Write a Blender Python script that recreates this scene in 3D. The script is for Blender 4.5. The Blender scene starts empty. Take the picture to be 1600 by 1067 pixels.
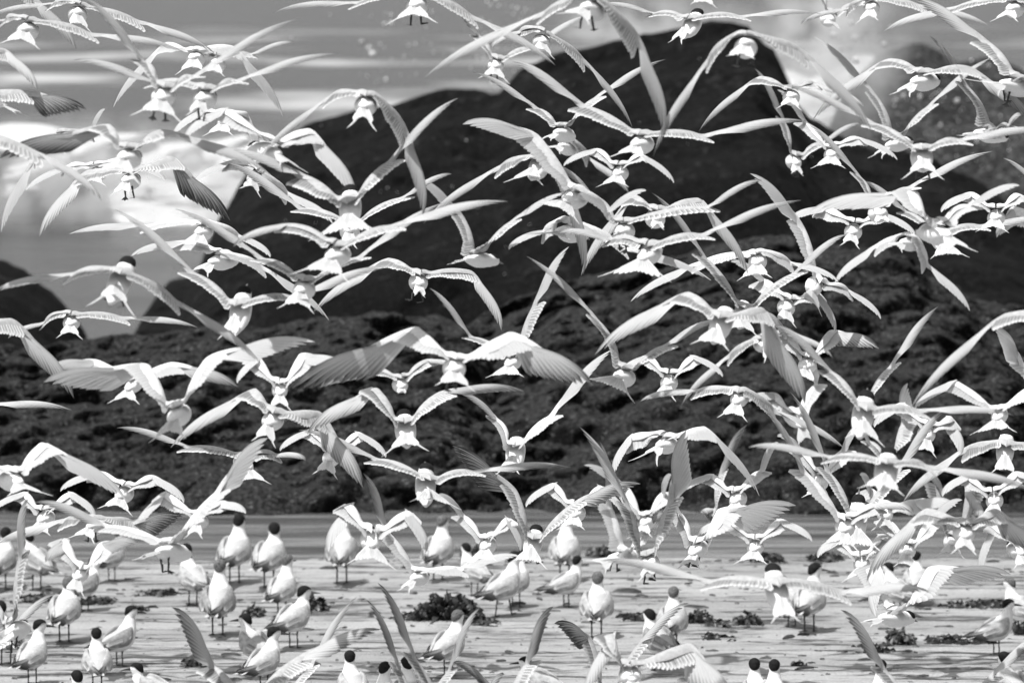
import bpy, math, random
from mathutils import Vector, Matrix, noise
random.seed(7)
C = bpy.context.scene
R = math.radians
# ---------------------------------------------------------------- camera
FPX = 9000.0                      # focal length in pixels of a 1600 px wide frame
CAMH = 3.75
PITCH = math.atan((533.5+65)/FPX)
cd = bpy.data.cameras.new('camera'); cam = bpy.data.objects.new('camera', cd)
C.collection.objects.link(cam); C.camera = cam
cam.location = (0, 0, CAMH); cam.rotation_euler = (math.pi/2-PITCH, 0, 0)
cd.sensor_width = 36; cd.lens = 36*FPX/1600; cd.clip_end = 9000; cd.clip_start = 0.5
cd.dof.use_dof = True; cd.dof.focus_distance = 25.5; cd.dof.aperture_fstop = 5.0
cd.dof.aperture_blades = 0
# ---------------------------------------------------------------- light
SUN_EL, SUN_AZ = R(68), R(232)    # azimuth clockwise from +Y: high, behind the camera and to the left
w = bpy.data.worlds.new('World'); C.world = w; w.use_nodes = True
nt = w.node_tree; nt.nodes.clear()
out = nt.nodes.new('ShaderNodeOutputWorld'); bg = nt.nodes.new('ShaderNodeBackground')
sky = nt.nodes.new('ShaderNodeTexSky'); sky.sky_type = 'NISHITA'; sky.sun_disc = False
sky.sun_elevation = SUN_EL; sky.sun_rotation = SUN_AZ; sky.air_density = 1.0; sky.dust_density = 2.5
bw = nt.nodes.new('ShaderNodeRGBToBW')
nt.links.new(sky.outputs[0], bw.inputs[0]); nt.links.new(bw.outputs[0], bg.inputs[0])
bg.inputs[1].default_value = 0.13; nt.links.new(bg.outputs[0], out.inputs[0])
sd = bpy.data.lights.new('sun', 'SUN'); sd.energy = 4.2; sd.angle = R(0.6); sd.color = (1, 1, 1)
so = bpy.data.objects.new('sun', sd); C.collection.objects.link(so)
dirv = Vector((math.sin(SUN_AZ)*math.cos(SUN_EL), math.cos(SUN_AZ)*math.cos(SUN_EL), math.sin(SUN_EL)))
so.rotation_euler = dirv.to_track_quat('Z', 'Y').to_euler(); so.location = (0, 0, 30)
C.view_settings.view_transform = 'Standard'; C.view_settings.look = 'None'
C.view_settings.gamma = 1; C.cycles.volume_bounces = 2
C.view_settings.exposure = 0.36; C.view_settings.use_curve_mapping = False
# ---------------------------------------------------------------- helpers
RX = Matrix.Rotation(math.pi/2-PITCH, 3, 'X')
def ray(px, py): return RX @ Vector(((px-800)/FPX, (533.5-py)/FPX, -1))
def at(px, py, D):                # point seen at photo pixel (px,py), D metres away from the camera along its axis
    return Vector((0, 0, CAMH)) + ray(px, py)*D
def on_ground(px, py, z=0.0):
    r = ray(px, py); t = (z-CAMH)/r.z
    return Vector((0, 0, CAMH)) + r*t
CX = RX @ Vector((1, 0, 0)); CY = RX @ Vector((0, 1, 0)); CZ = RX @ Vector((0, 0, -1))   # right, up, away
def link(o, parent=None):
    C.collection.objects.link(o)
    if parent: o.parent = parent
    return o
def mesh(name, vs, fs, mat, uvs=None, smooth=True):
    me = bpy.data.meshes.new(name); me.from_pydata([tuple(v) for v in vs], [], fs)
    if uvs:
        lay = me.uv_layers.new(name='UVMap')
        flat = []
        for f in fs:
            for i in f: flat += [uvs[i][0], uvs[i][1]]
        lay.data.foreach_set('uv', flat)
    me.materials.append(mat)
    if smooth: me.polygons.foreach_set('use_smooth', [True]*len(fs))
    me.update(); return me
def obj(name, me, parent=None, kind=None):
    o = bpy.data.objects.new(name, me); link(o, parent)
    if kind: o['kind'] = kind
    return o
def tag(o, label, cat, group=None):
    o['label'] = label; o['category'] = cat
    if group: o['group'] = group
    return o
def fbm(p, oct=4, h=.55):
    a, s, f = 1.0, 0.0, 1.0
    for _ in range(oct):
        s += a*noise.noise(p*f); a *= h; f *= 2.03
    return s
# ---------------------------------------------------------------- materials (the photograph is monochrome: neutral greys)
class NT:
    def __init__(s, name):
        s.m = bpy.data.materials.new(name); s.m.use_nodes = True
        s.t = s.m.node_tree; s.t.nodes.clear(); s.o = s.t.nodes.new('ShaderNodeOutputMaterial')
    def n(s, typ, **kw):
        nd = s.t.nodes.new('ShaderNode'+typ)
        for k, v in kw.items(): setattr(nd, k, v)
        return nd
    def l(s, a, b): s.t.links.new(a, b)
    def val(s, sock, v):
        if hasattr(v, 'is_linked') or isinstance(v, bpy.types.NodeSocket): s.l(v, sock)
        elif isinstance(v, (int, float)) and sock.type == 'RGBA': sock.default_value = (v, v, v, 1)
        else: sock.default_value = v
    def math(s, op, a, b=0.0, clamp=False):
        nd = s.n('Math', operation=op); nd.use_clamp = clamp
        s.val(nd.inputs[0], a); s.val(nd.inputs[1], b); return nd.outputs[0]
    def ramp(s, fac, stops):
        nd = s.n('ValToRGB'); s.l(fac, nd.inputs[0]); e = nd.color_ramp.elements
        while len(e) < len(stops): e.new(0.5)
        for i, (p, v) in enumerate(stops): e[i].position = p; e[i].color = (v, v, v, 1)
        return nd.outputs[0]
    def mix(s, fac, a, b):
        nd = s.n('Mix', data_type='RGBA'); s.val(nd.inputs[0], fac); s.val(nd.inputs[6], a); s.val(nd.inputs[7], b)
        return nd.outputs[2]
    def noise(s, vec, scale, detail=4, rough=.6):
        nd = s.n('TexNoise'); nd.inputs['Scale'].default_value = scale; nd.inputs['Detail'].default_value = detail
        nd.inputs['Roughness'].default_value = rough
        if vec is not None: s.l(vec, nd.inputs['Vector'])
        return nd.outputs['Fac']
    def coord(s, which='Object', scale=None):
        c = s.n('TexCoord').outputs[which]
        if scale:
            mp = s.n('Mapping'); mp.inputs['Scale'].default_value = scale; s.l(c, mp.inputs['Vector']); return mp.outputs[0]
        return c
    def bump(s, h, strength, dist=.02):
        b = s.n('Bump'); b.inputs['Strength'].default_value = strength; b.inputs['Distance'].default_value = dist
        s.l(h, b.inputs['Height']); return b.outputs[0]
    def pbr(s, col, rough=.6, spec=.5, nor=None, trans=0.0, sheen=0):
        b = s.n('BsdfPrincipled'); s.val(b.inputs['Base Color'], col); s.val(b.inputs['Roughness'], rough)
        b.inputs['Specular IOR Level'].default_value = spec
        if nor is not None: s.l(nor, b.inputs['Normal'])
        res = b.outputs[0]
        if trans:
            t = s.n('BsdfTranslucent'); s.val(t.inputs[0], col)
            mx = s.n('MixShader'); mx.inputs[0].default_value = trans
            s.l(res, mx.inputs[1]); s.l(t.outputs[0], mx.inputs[2]); res = mx.outputs[0]
        s.l(res, s.o.inputs[0]); return s.m
def sep(m, v):
    nd = m.n('SeparateXYZ'); m.l(v, nd.inputs[0]); return nd.outputs
def m_body():
    m = NT('plumage'); c = m.coord('Object'); x, y, z = sep(m, c)
    g = m.math('MULTIPLY', m.math('ADD', z, m.math('MULTIPLY', m.noise(c, 40), .02)), 45, True)
    g2 = m.math('MULTIPLY', m.math('ADD', y, .045), 30, True)
    g3 = m.math('MULTIPLY', m.math('SUBTRACT', .085, y), 50, True)
    f = m.math('MULTIPLY', m.math('MULTIPLY', g, g2), g3)
    n = m.noise(m.coord('Object', (60, 25, 60)), 4, 5)
    col = m.mix(f, m.ramp(n, [(0.3, .74), (.7, .86)]), m.ramp(n, [(0.3, .40), (.7, .52)]))
    return m.pbr(col, .75, .2, m.bump(n, .35, .004))
def m_stand():
    m = NT('standing_plumage'); c = m.coord('Object'); x, y, z = sep(m, c)
    n = m.noise(m.coord('Object', (50, 20, 50)), 4, 5)
    d = m.math('SUBTRACT', m.math('SUBTRACT', z, .155), m.math('MULTIPLY', y, .9))
    g = m.math('MULTIPLY', m.math('MULTIPLY', d, 45, True), m.math('MULTIPLY', m.math('SUBTRACT', .228, z), 60, True))
    col = m.mix(g, m.ramp(n, [(0.3, .70), (.7, .84)]), m.ramp(n, [(0.3, .36), (.7, .50)]))
    return m.pbr(col, .75, .2, m.bump(n, .4, .005))
def m_flat(name, lo, hi, rough=.7, scale=60, spec=.3, trans=0, bump=.3):
    m = NT(name); n = m.noise(m.coord('Object'), scale, 5)
    return m.pbr(m.ramp(n, [(0.3, lo), (.7, hi)]), rough, spec, m.bump(n, bump, .004), trans)
def m_feather(name, base, tipc, edge, t0, t1, trans):
    """u runs across the vane, v from quill to tip"""
    m = NT(name); u, v, _ = sep(m, m.coord('UV'))
    a = m.ramp(v, [(t0, base), (t1, tipc)])
    e = m.math('ABSOLUTE', m.math('SUBTRACT', u, .5))
    shaft = m.math('LESS_THAN', e, .04)
    inner = m.ramp(u, [(.62, 0), (.9, 1)])
    barbs = m.n('TexWave'); barbs.bands_direction = 'DIAGONAL'; barbs.inputs['Scale'].default_value = 30
    mp = m.coord('UV', (.35, 1, 1)); m.l(mp, barbs.inputs[0]); barbs.inputs['Distortion'].default_value = 3
    outer = m.ramp(u, [(.12, .38), (.48, 1)])
    o_ = m.n('Mix', data_type='RGBA', blend_type='MULTIPLY'); o_.inputs[0].default_value = .6 if 'primary' in name else .3
    m.l(a, o_.inputs[6]); m.l(outer, o_.inputs[7])
    inner = m.math('MULTIPLY', inner, m.ramp(v, [(max(.3, (t0+t1)/2-.1), 1), (min(1, t1+.05), .12)]) if tipc < .2 else 1.0)
    col = m.mix(inner, o_.outputs[2], edge)
    col = m.mix(m.math('MULTIPLY', shaft, .6), col, .75)
    mm = m.n('Mix', data_type='RGBA', blend_type='MULTIPLY'); mm.inputs[0].default_value = .25
    m.l(col, mm.inputs[6]); m.l(barbs.outputs[0], mm.inputs[7])
    return m.pbr(mm.outputs[2], .65, .3, None, trans)
M = {}
M['body'] = m_body(); M['stand'] = m_stand()
M['covert'] = m_flat('wing_coverts', .40, .56, .8, 55, .2, .2, .5)
M['covert_white'] = m_flat('underwing_coverts', .62, .78, .8, 55, .2, .15, .5)
M['prim'] = m_feather('primary_feather', .76, .10, .84, .62, 1., .48)
M['prim_mid'] = m_feather('dusky_primary_feather', .70, .035, .80, .40, .95, .42)
M['prim_dark'] = m_feather('dark_primary_feather', .32, .035, .50, .15, .75, .15)
M['prim_white'] = m_feather('pale_primary_feather', .76, .55, .80, .5, 1., .45)
M['sec'] = m_feather('secondary_feather', .32, .84, .84, .68, .93, .32)
M['sec_white'] = m_feather('pale_secondary_feather', .74, .84, .82, .5, .92, .45)
M['tail'] = m_feather('tail_feather', .58, .76, .82, .5, .95, .30)
M['cap'] = m_flat('black_cap', .006, .018, .8, 90, .12)
M['capfleck'] = m_flat('flecked_cap', .008, .22, .8, 130, .12)
M['bill'] = m_flat('bill_horn', .10, .16, .4, 30, .4)
M['billdark'] = m_flat('dark_bill', .02, .04, .4, 30, .4)
M['leg'] = m_flat('dark_leg_skin', .015, .035, .5, 80, .4)
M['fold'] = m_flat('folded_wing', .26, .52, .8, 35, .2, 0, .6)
M['fold_dark'] = m_flat('dark_grey_folded_wing', .16, .36, .8, 35, .2, 0, .6)  # darker grey wing plumage of some standing terns
M['kelp'] = m_flat('seaweed_skin', .012, .06, .45, 25, .5, 0, .6)
M['stone'] = m_flat('pebble_stone', .05, .14, .7, 30, .4, 0, .6)

def m_sand():
    m = NT('wet_sand'); c = m.coord('Object')
    x, y, z = sep(m, c)
    st = m.noise(m.coord('Object', (.35, 3.2, 1)), 1.6, 6, .62)      # wet drift lines along the shore, with bird shadow streaks painted in
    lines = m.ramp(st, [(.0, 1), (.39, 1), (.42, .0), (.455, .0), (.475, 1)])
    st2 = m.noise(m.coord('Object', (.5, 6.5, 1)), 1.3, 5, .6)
    lines2 = m.ramp(st2, [(.0, 1), (.51, 1), (.535, .1), (.55, .1), (.57, 1)])  # finer dark streaks, likewise part wet line and part painted shadow
    grit = m.noise(c, 75, 4, .7)
    base = m.ramp(grit, [(.25, .17), (.5, .35), (.75, .47)])
    pool = m.ramp(m.noise(m.coord('Object', (.3, 1.4, 1)), 1.1, 4), [(.38, .62), (.6, 1)])
    brk = m.ramp(m.noise(m.coord('Object', (.9, 1.2, 1)), 1.3, 5, .65), [(.40, 0), (.50, 1)])
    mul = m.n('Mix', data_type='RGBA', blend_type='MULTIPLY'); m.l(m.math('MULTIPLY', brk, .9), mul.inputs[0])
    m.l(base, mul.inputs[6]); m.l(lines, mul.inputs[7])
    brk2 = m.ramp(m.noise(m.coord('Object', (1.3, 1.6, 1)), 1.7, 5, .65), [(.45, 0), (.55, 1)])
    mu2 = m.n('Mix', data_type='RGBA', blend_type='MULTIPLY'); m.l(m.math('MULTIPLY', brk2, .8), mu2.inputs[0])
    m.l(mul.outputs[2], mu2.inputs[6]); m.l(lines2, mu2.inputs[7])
    mu3 = m.n('Mix', data_type='RGBA', blend_type='MULTIPLY'); mu3.inputs[0].default_value = .7
    m.l(mu2.outputs[2], mu3.inputs[6]); m.l(pool, mu3.inputs[7])
    h = m.math('ADD', m.math('MULTIPLY', grit, .3), m.noise(c, 9, 3))
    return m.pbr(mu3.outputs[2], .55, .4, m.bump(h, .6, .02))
def m_sea():
    m = NT('sea_water'); c = m.coord('Object'); x, y, z = sep(m, c)
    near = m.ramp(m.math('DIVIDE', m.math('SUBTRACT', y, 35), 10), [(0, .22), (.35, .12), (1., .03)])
    n1 = m.noise(m.coord('Object', (.10, .045, 1)), 1.0, 5, .5)
    n2 = m.noise(m.coord('Object', (.5, 2.4, 1)), 1.0, 6, .7)
    foam = m.math('MAXIMUM', m.ramp(n1, [(.50, 0), (.70, .6)]), m.ramp(n2, [(.64, 0), (.78, .2)]))
    fars = m.ramp(m.math('DIVIDE', y, 400), [(.0, 1), (.62, .9), (.85, .0)])
    foam = m.math('MULTIPLY', foam, fars)
    foam = m.math('MULTIPLY', foam, m.math('DIVIDE', m.math('SUBTRACT', y, 44), 20, True))
    pl = m.ramp(m.noise(m.coord('Object', (.28, 2.6, 1)), 1.2, 5, .6), [(.36, .30), (.50, .85), (.62, 1.5)])
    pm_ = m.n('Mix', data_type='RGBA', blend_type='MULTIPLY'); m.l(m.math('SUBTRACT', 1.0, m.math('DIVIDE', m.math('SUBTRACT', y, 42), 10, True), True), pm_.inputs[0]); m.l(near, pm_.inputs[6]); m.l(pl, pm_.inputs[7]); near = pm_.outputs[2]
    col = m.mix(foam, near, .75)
    rough = m.ramp(foam, [(0, .22), (.5, .8)])
    h = m.math('ADD', m.noise(m.coord('Object', (.6, 2.2, 1)), 2.0, 6), m.noise(m.coord('Object', (.1, .5, 1)), 2.0, 5))
    return m.pbr(col, rough, .5, m.bump(h, .8, .12))
def m_rock(name, lo, mid, hi, p, sc, top=0.0):
    m = NT(name); c = m.coord('Object')
    n = m.noise(c, 2.2*sc, 8, .7); n2 = m.noise(c, 9*sc, 6, .7)
    v = m.n('TexVoronoi'); v.inputs['Scale'].default_value = 5*sc; m.l(c, v.inputs['Vector'])
    n3 = m.noise(c, 30*sc, 4, .7)
    col = m.ramp(n, [(.3, lo), (.55, mid), (.8, mid*1.5)])
    spk = m.n('Mix', data_type='RGBA', blend_type='MULTIPLY'); spk.inputs[0].default_value = 1
    m.l(col, spk.inputs[6]); m.l(m.ramp(n3, [(.35, .2), (.54, .9), (.68, 4)]), spk.inputs[7]); col = spk.outputs[2]
    patch = m.math('MULTIPLY', m.ramp(n2, [(p, 0), (p+.10, 1)]), m.ramp(n, [(.42, 0), (.58, 1)]))
    if top:
        g = m.n('NewGeometry'); nx, ny, nz = sep(m, g.outputs['Normal'])
        up = m.ramp(m.math('ADD', nz, m.math('MULTIPLY', n2, .4)), [(.72, 0), (1.0, top)])  # sunlit top put into the colour: lichen tone laid thicker on upward faces
        patch = m.math('MAXIMUM', patch, m.math('MULTIPLY', up, m.ramp(n2, [(.42, 0), (.62, 1)])))
    col = m.mix(patch, col, hi)
    h = m.math('ADD', m.math('ADD', n, m.math('MULTIPLY', n2, .5)), m.math('MULTIPLY', v.outputs[0], .3))
    return m.pbr(col, .85, .12, m.bump(h, 1.0, .12/sc))
def m_foam():
    m = NT('foam'); c = m.coord('Object'); n = m.noise(c, 1.6, 8, .65)
    return m.pbr(m.ramp(n, [(.3, .55), (.6, .86)]), .8, .2, m.bump(n, .8, .2), .2)
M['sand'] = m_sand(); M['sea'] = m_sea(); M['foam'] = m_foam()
M['rock_near'] = m_rock('lichen_rock', .004, .0085, .15, .54, 3.6, .28)
M['rock_dark'] = m_rock('wet_black_rock', .002, .0045, .028, .55, .7)
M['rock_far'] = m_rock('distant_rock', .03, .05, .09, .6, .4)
# ---------------------------------------------------------------- ground and sea
def grid(name, xs, ys, zf, mat):
    vs = [(x, y, zf(x, y)) for y in ys for x in xs]; W = len(xs)
    fs = [(j*W+i, j*W+i+1, (j+1)*W+i+1, (j+1)*W+i) for j in range(len(ys)-1) for i in range(W-1)]
    return mesh(name, vs, fs, mat)
def lin(a, b, n): return [a+(b-a)*i/(n-1) for i in range(n)]
def sand_z(x, y):
    z = -max(0, y-35.0)*.022
    if 27 < y < 40:
        r = noise.noise(Vector((x*.35, y*1.9, 0)))*.5 + noise.noise(Vector((x*.8, y*4.5, 3)))*.28
        z += .016*r*(1 if abs(x) < 8 else .3)
        z += .006*noise.noise(Vector((x*6, y*9, 5)))
    return z
xs = lin(-60, -5, 12)+lin(-4.6, 4.6, 230)+lin(5, 60, 12)
ys = lin(-6, 27, 12)+lin(27.2, 37.5, 260)+lin(38, 62, 20)
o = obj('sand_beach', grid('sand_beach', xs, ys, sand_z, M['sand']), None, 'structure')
def sea_z(x, y):
    a = min(1, max(0, (y-44)/25))
    z = -.022 + .004*noise.noise(Vector((x*1.2, y*4, 1)))
    if a > 0:
        z += a*(.16*noise.noise(Vector((x*.05, y*.17, 0))) + .07*noise.noise(Vector((x*.2, y*.6, 4))))*min(1, 400/y)
    return z
ys = lin(35.2, 46, 90)
while ys[-1] < 7000: ys.append(ys[-1]*1.022)
xs = [-3000, -900, -300, -90]+lin(-40, 40, 150)+[90, 300, 900, 3000]
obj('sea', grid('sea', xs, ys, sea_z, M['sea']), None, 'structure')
# ---------------------------------------------------------------- rocks: ridge line from pixels at its own distance, real depth behind and before it
def rock(name, label, prof, dist, front, back, mat, amp, fq, seed, step=.06, kind='rock', steep=.55):
    pts = [at(px, py, dist) for px, py in prof]
    X = [p.x for p in pts]; Z = [p.z for p in pts]
    n = int((X[-1]-X[0])/step); nf = max(14, int(front/step*.8)); nb = 14
    vs = []; fs = []; 
    for i in range(n+1):
        x = X[0]+(X[-1]-X[0])*i/n
        k = max(j for j in range(len(X)-1) if X[j] <= x+1e-6)
        t = (x-X[k])/(X[k+1]-X[k]); t = t*t*(3-2*t)*.6+t*.4; zt = Z[k]*(1-t)+Z[k+1]*t
        for j in range(nf+nb+1):
            if j <= nf:
                q = j/nf; y = pts[0].y - front*(1-q); s = q**steep
                s = s*.92+.08*math.floor(s*4+.8*noise.noise(Vector((x*.5, j*.02, seed))))/4 if q < .97 else s
            else:
                q = (j-nf)/nb; y = pts[0].y + back*q; s = 1-q**2
            p = Vector((x, y, -.3+(zt+.3)*s))
            q3 = p*fq+Vector((seed*7.1, seed*3.3, seed))
            d = fbm(q3, 6, .55)*amp*.75
            rd = (1-abs(noise.noise(q3*1.9+Vector((9, 2, 4))))*2.2)*amp*.12+(1-abs(noise.noise(q3*5.3+Vector((4, 7, 1))))*2.4)*amp*.14
            edge = min(1, s*3+.15)
            y2 = p.y-(d+rd)*1.0*edge; z2 = p.z+d*.45*edge*(0.35 if abs(j-nf) < 2 and amp < .28 else 1)
            vs.append((x+d*.3, y2, z2))
    W = nf+nb+1
    for i in range(n):
        for j in range(W-1): fs.append((i*W+j, (i+1)*W+j, (i+1)*W+j+1, i*W+j+1))
    o = obj(name, mesh(name, vs, fs, mat)); tag(o, label, 'rock', 'rocks behind the beach'); return o
rock('rock', 'huge black wet rock rising to a rounded summit behind the flock',
     [(215, 500), (262, 445), (300, 440), (350, 330), (392, 262), (430, 225), (490, 190), (600, 168), (690, 142), (775, 145), (825, 98), (900, 76), (1000, 56), (1100, 38), (1160, 46), (1205, 80), (1235, 130), (1262, 180), (1310, 214), (1380, 238), (1440, 250), (1500, 276), (1545, 310), (1590, 370), (1640, 400), (1760, 500)],
     62, 7, 5, M['rock_dark'], .38, .62, 3, .10)
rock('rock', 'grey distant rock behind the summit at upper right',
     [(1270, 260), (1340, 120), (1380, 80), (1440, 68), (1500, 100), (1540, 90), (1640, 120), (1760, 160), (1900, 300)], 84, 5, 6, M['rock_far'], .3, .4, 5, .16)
rock('rock', 'smaller dark domed rock at the far left edge of the water',
     [(-160, 480), (-60, 415), (0, 404), (30, 418), (70, 455), (105, 495), (125, 545)], 56, 4, 3, M['rock_dark'], .16, .6, 6, .08)
rock('rock', 'long low lichen covered rock shelf behind the left half of the beach',
     [(-260, 560), (-60, 530), (60, 545), (130, 538), (200, 530), (300, 516), (420, 510), (520, 494), (600, 488), (682, 493), (720, 520), (760, 560), (800, 640), (830, 790)], 43.5, 4.6, 3, M['rock_near'], .30, 2.0, 11, .035)
rock('rock', 'dark textured rock slope behind the right half of the beach',
     [(560, 800), (640, 640), (690, 535), (760, 490), (820, 462), (870, 440), (960, 428), (1040, 405), (1110, 384), (1200, 372), (1290, 385), (1380, 395), (1460, 430), (1540, 470), (1620, 500), (1800, 560), (2000, 800)], 46, 7.0, 3, M['rock_near'], .34, 1.8, 23, .045)
# boulder at the foot of the left shelf
rock('rock', 'rounded boulder at the waterline below the left rock shelf',
     [(235, 800), (262, 742), (330, 728), (420, 730), (470, 745), (498, 770), (512, 805)], 39.8, 1.0, 1.2, M['rock_near'], .12, 1.6, 31, .03)
# ---------------------------------------------------------------- breaking wave, spray
def lump(name, cx, cy, cz, rx, ry, rz, amp, fq, seed, label):
    vs = []; fs = []; U, V = 140, 40
    for j in range(V+1):
        th = math.pi*.5*j/V
        for i in range(U):
            ph = 2*math.pi*i/U
            d = Vector((math.cos(ph)*math.cos(th), math.sin(ph)*math.cos(th), math.sin(th)))
            p = Vector((math.copysign(abs(d.x)**.55, d.x)*rx, d.y*ry, max(0, d.z)**.5*rz))
            k = 1+amp*fbm(p*fq+Vector((seed, seed*2, 0)), 5, .6)
            vs.append((cx+p.x*(1+.4*(k-1)), cy+p.y*k, cz+p.z*k-.15))
    for j in range(V):
        for i in range(U):
            a = j*U+i; b = j*U+(i+1) % U; fs.append((a, b, b+U, a+U))
    o = obj(name, mesh(name, vs, fs, M['foam'])); o['kind'] = 'stuff'; tag(o, label, 'foam'); return o
p = at(100, 330, 86); lump('breaking_wave_foam', p.x-5.6, 87, 0, 9.6, 5.0, 1.15, .42, .55, 2, 'white foam of a wave breaking behind the left rocks')
p = at(1480, 300, 92); lump('breaking_wave_foam', p.x+.4, 104, 0, 4.6, 4, 1.7, .30, .5, 9, 'white surf heaped up behind the summit at upper right')
def spray(name, blobs, label):
    vs = []; fs = []
    ico = [(0, 0, 1), (.9, 0, -.2), (-.45, .78, -.2), (-.45, -.78, -.2), (0, 0, -1)]
    tf = [(0, 1, 2), (0, 2, 3), (0, 3, 1), (4, 2, 1), (4, 3, 2), (4, 1, 3)]
    for (px, py, D, sx, sy, n, r) in blobs:
        c = at(px, py, D); s = FPX/D
        for _ in range(n):
            q = c+Vector((random.gauss(0, sx/s), random.gauss(0, 1.2), random.gauss(0, sy/s)))
            if q.z < -.1: continue
            rr = r*random.lognormvariate(0, .5); b = len(vs)
            rot = Matrix.Rotation(random.random()*6, 3, (random.random(), random.random(), 1))
            for v in ico: vs.append(q+rot @ Vector(v)*rr)
            fs += [tuple(b+i for i in f) for f in tf]
    o = obj(name, mesh(name, vs, fs, M['foam'])); o['kind'] = 'stuff'; tag(o, label, 'sea spray'); return o
spray('spray_droplets', [(1300, 70, 70, 60, 60, 60, .016), (1480, 180, 74, 60, 50, 60, .016), (640, 90, 74, 60, 60, 90, .018), (790, 60, 74, 30, 60, 70, .018), (600, 400, 58, 260, 60, 60, .008), (1000, 300, 58, 260, 100, 80, .007)],
      'loose drops of spray glinting in front of the sea')
def mist(label, px, py, D, rx, ry, depth, dens, seed):
    """a cloud of fine spray: a closed ellipsoid holding scattering air, thicker towards its middle and torn by noise"""
    bm = __import__('bmesh').new(); __import__('bmesh').ops.create_icosphere(bm, subdivisions=3, radius=1)
    me = bpy.data.meshes.new('sea_spray'); bm.to_mesh(me); bm.free()
    m = NT('spray_mist'); c = m.coord('Object')
    ln = m.n('VectorMath', operation='LENGTH'); m.l(c, ln.inputs[0])
    g = m.math('POWER', m.math('SUBTRACT', 1.0, ln.outputs['Value'], True), 1.3)
    mp = m.n('Mapping'); mp.inputs['Location'].default_value = (seed, seed*.7, 0); mp.inputs['Scale'].default_value = (rx/60, 1, ry/60); m.l(c, mp.inputs['Vector'])
    nn = m.ramp(m.noise(mp.outputs[0], 1.1, 3, .5), [(.36, 0), (.62, 1)])
    d = m.math('MULTIPLY', m.math('MULTIPLY', g, nn), dens)
    v = m.n('VolumePrincipled'); v.inputs['Color'].default_value = (1, 1, 1, 1); m.l(d, v.inputs['Density']); v.inputs['Anisotropy'].default_value = .3
    m.l(v.outputs[0], m.o.inputs['Volume']); me.materials.append(m.m)
    o = obj('sea_spray', me, None, 'stuff'); o.location = at(px, py, D); s_ = FPX/D; o.scale = (rx/s_, depth, ry/s_)
    tag(o, label, 'sea spray'); return o
mist('tall white burst of spray over the right shoulder of the summit', 1290, 80, 76, 150, 170, 1.6, 2.2, 3)
mist('broad soft surf mist across the left half behind the flock', 170, 285, 80, 380, 125, 2.0, 1.3, 12)
mist('wide white spray in the gap right of the summit', 1450, 220, 90, 280, 130, 2.0, 2.4, 8)
mist('thin spray above the summit at the top edge', 1020, 40, 74, 200, 60, 1.5, 1.6, 5)
mist('soft spray along the left flank of the great rock', 560, 180, 70, 170, 50, 1.2, .8, 6)
mist('spray blowing off the wave at left against the dark rock', 360, 290, 74, 130, 110, 1.6, 1.2, 9)
# ---------------------------------------------------------------- bird building
ARM, HAND = .235, .365
def loft(secs, n=14, cap=True):
    """secs: (centre, axis_right, axis_up, rx, rz)"""
    vs, fs = [], []
    for c, a, b, rx, rz in secs:
        for i in range(n):
            t = 2*math.pi*i/n; vs.append(Vector(c)+Vector(a)*rx*math.cos(t)+Vector(b)*rz*math.sin(t))
    for j in range(len(secs)-1):
        for i in range(n):
            k = (i+1) % n; fs.append((j*n+i, j*n+k, (j+1)*n+k, (j+1)*n+i))
    fs.append(tuple(reversed(range(n)))); fs.append(tuple(range((len(secs)-1)*n, len(secs)*n)))
    return vs, fs
def interp(rows, k=3):
    """smooth a list of number tuples"""
    o = []
    for i in range(len(rows)-1):
        p0 = rows[max(0, i-1)]; p1 = rows[i]; p2 = rows[i+1]; p3 = rows[min(len(rows)-1, i+2)]
        for s in range(k):
            t = s/k
            o.append(tuple(.5*((2*b)+(c-a)*t+(2*a-5*b+4*c-d)*t*t+(3*b-a-3*c+d)*t**3) for a, b, c, d in zip(p0, p1, p2, p3)))
    o.append(rows[-1]); return o
# flying body: local X right, Y forward, Z up.  rows: y, z, rx, rz
FB = interp([(-.150, .002, .010, .008), (-.125, .002, .024, .016), (-.085, -.004, .036, .029), (-.03, -.010, .046, .042), (.03, -.010, .049, .046),
             (.075, -.012, .043, .040), (.105, -.014, .032, .032), (.135, -.014, .029, .030), (.160, -.017, .024, .025), (.178, -.021, .012, .013)])
vs, fs = loft([((0, y, z), (1, 0, 0), (0, 0, 1), rx*(.86 if y < .09 else 1), rz*(.84 if y < .09 else 1)) for y, z, rx, rz in FB], 16)
ME_BODY = mesh('tern_body', vs, fs, M['body'])
vs, fs = loft([((0, y, z), (1, 0, 0), (0, 0, 1), r, r2) for y, z, r, r2 in interp(
    [(.078, .004, .006, .006), (.096, .004, .019, .017), (.120, -.001, .0295, .023), (.140, -.003, .0295, .0225), (.158, -.007, .023, .018), (.174, -.014, .010, .009)], 2)], 12)
ME_CAP = mesh('tern_cap', vs, fs, M['cap'])
ME_CAPF = mesh('tern_cap_flecked', vs, fs, M['capfleck'])
vs, fs = loft([((0, y, z), (1, 0, 0), (0, 0, 1), r, r2) for y, z, r, r2 in [(.170, -.022, .007, .009), (.195, -.026, .0055, .007), (.222, -.032, .003, .004), (.238, -.037, .0008, .001)]], 8)
ME_BILL = mesh('tern_bill', vs, fs, M['bill'])
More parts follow.
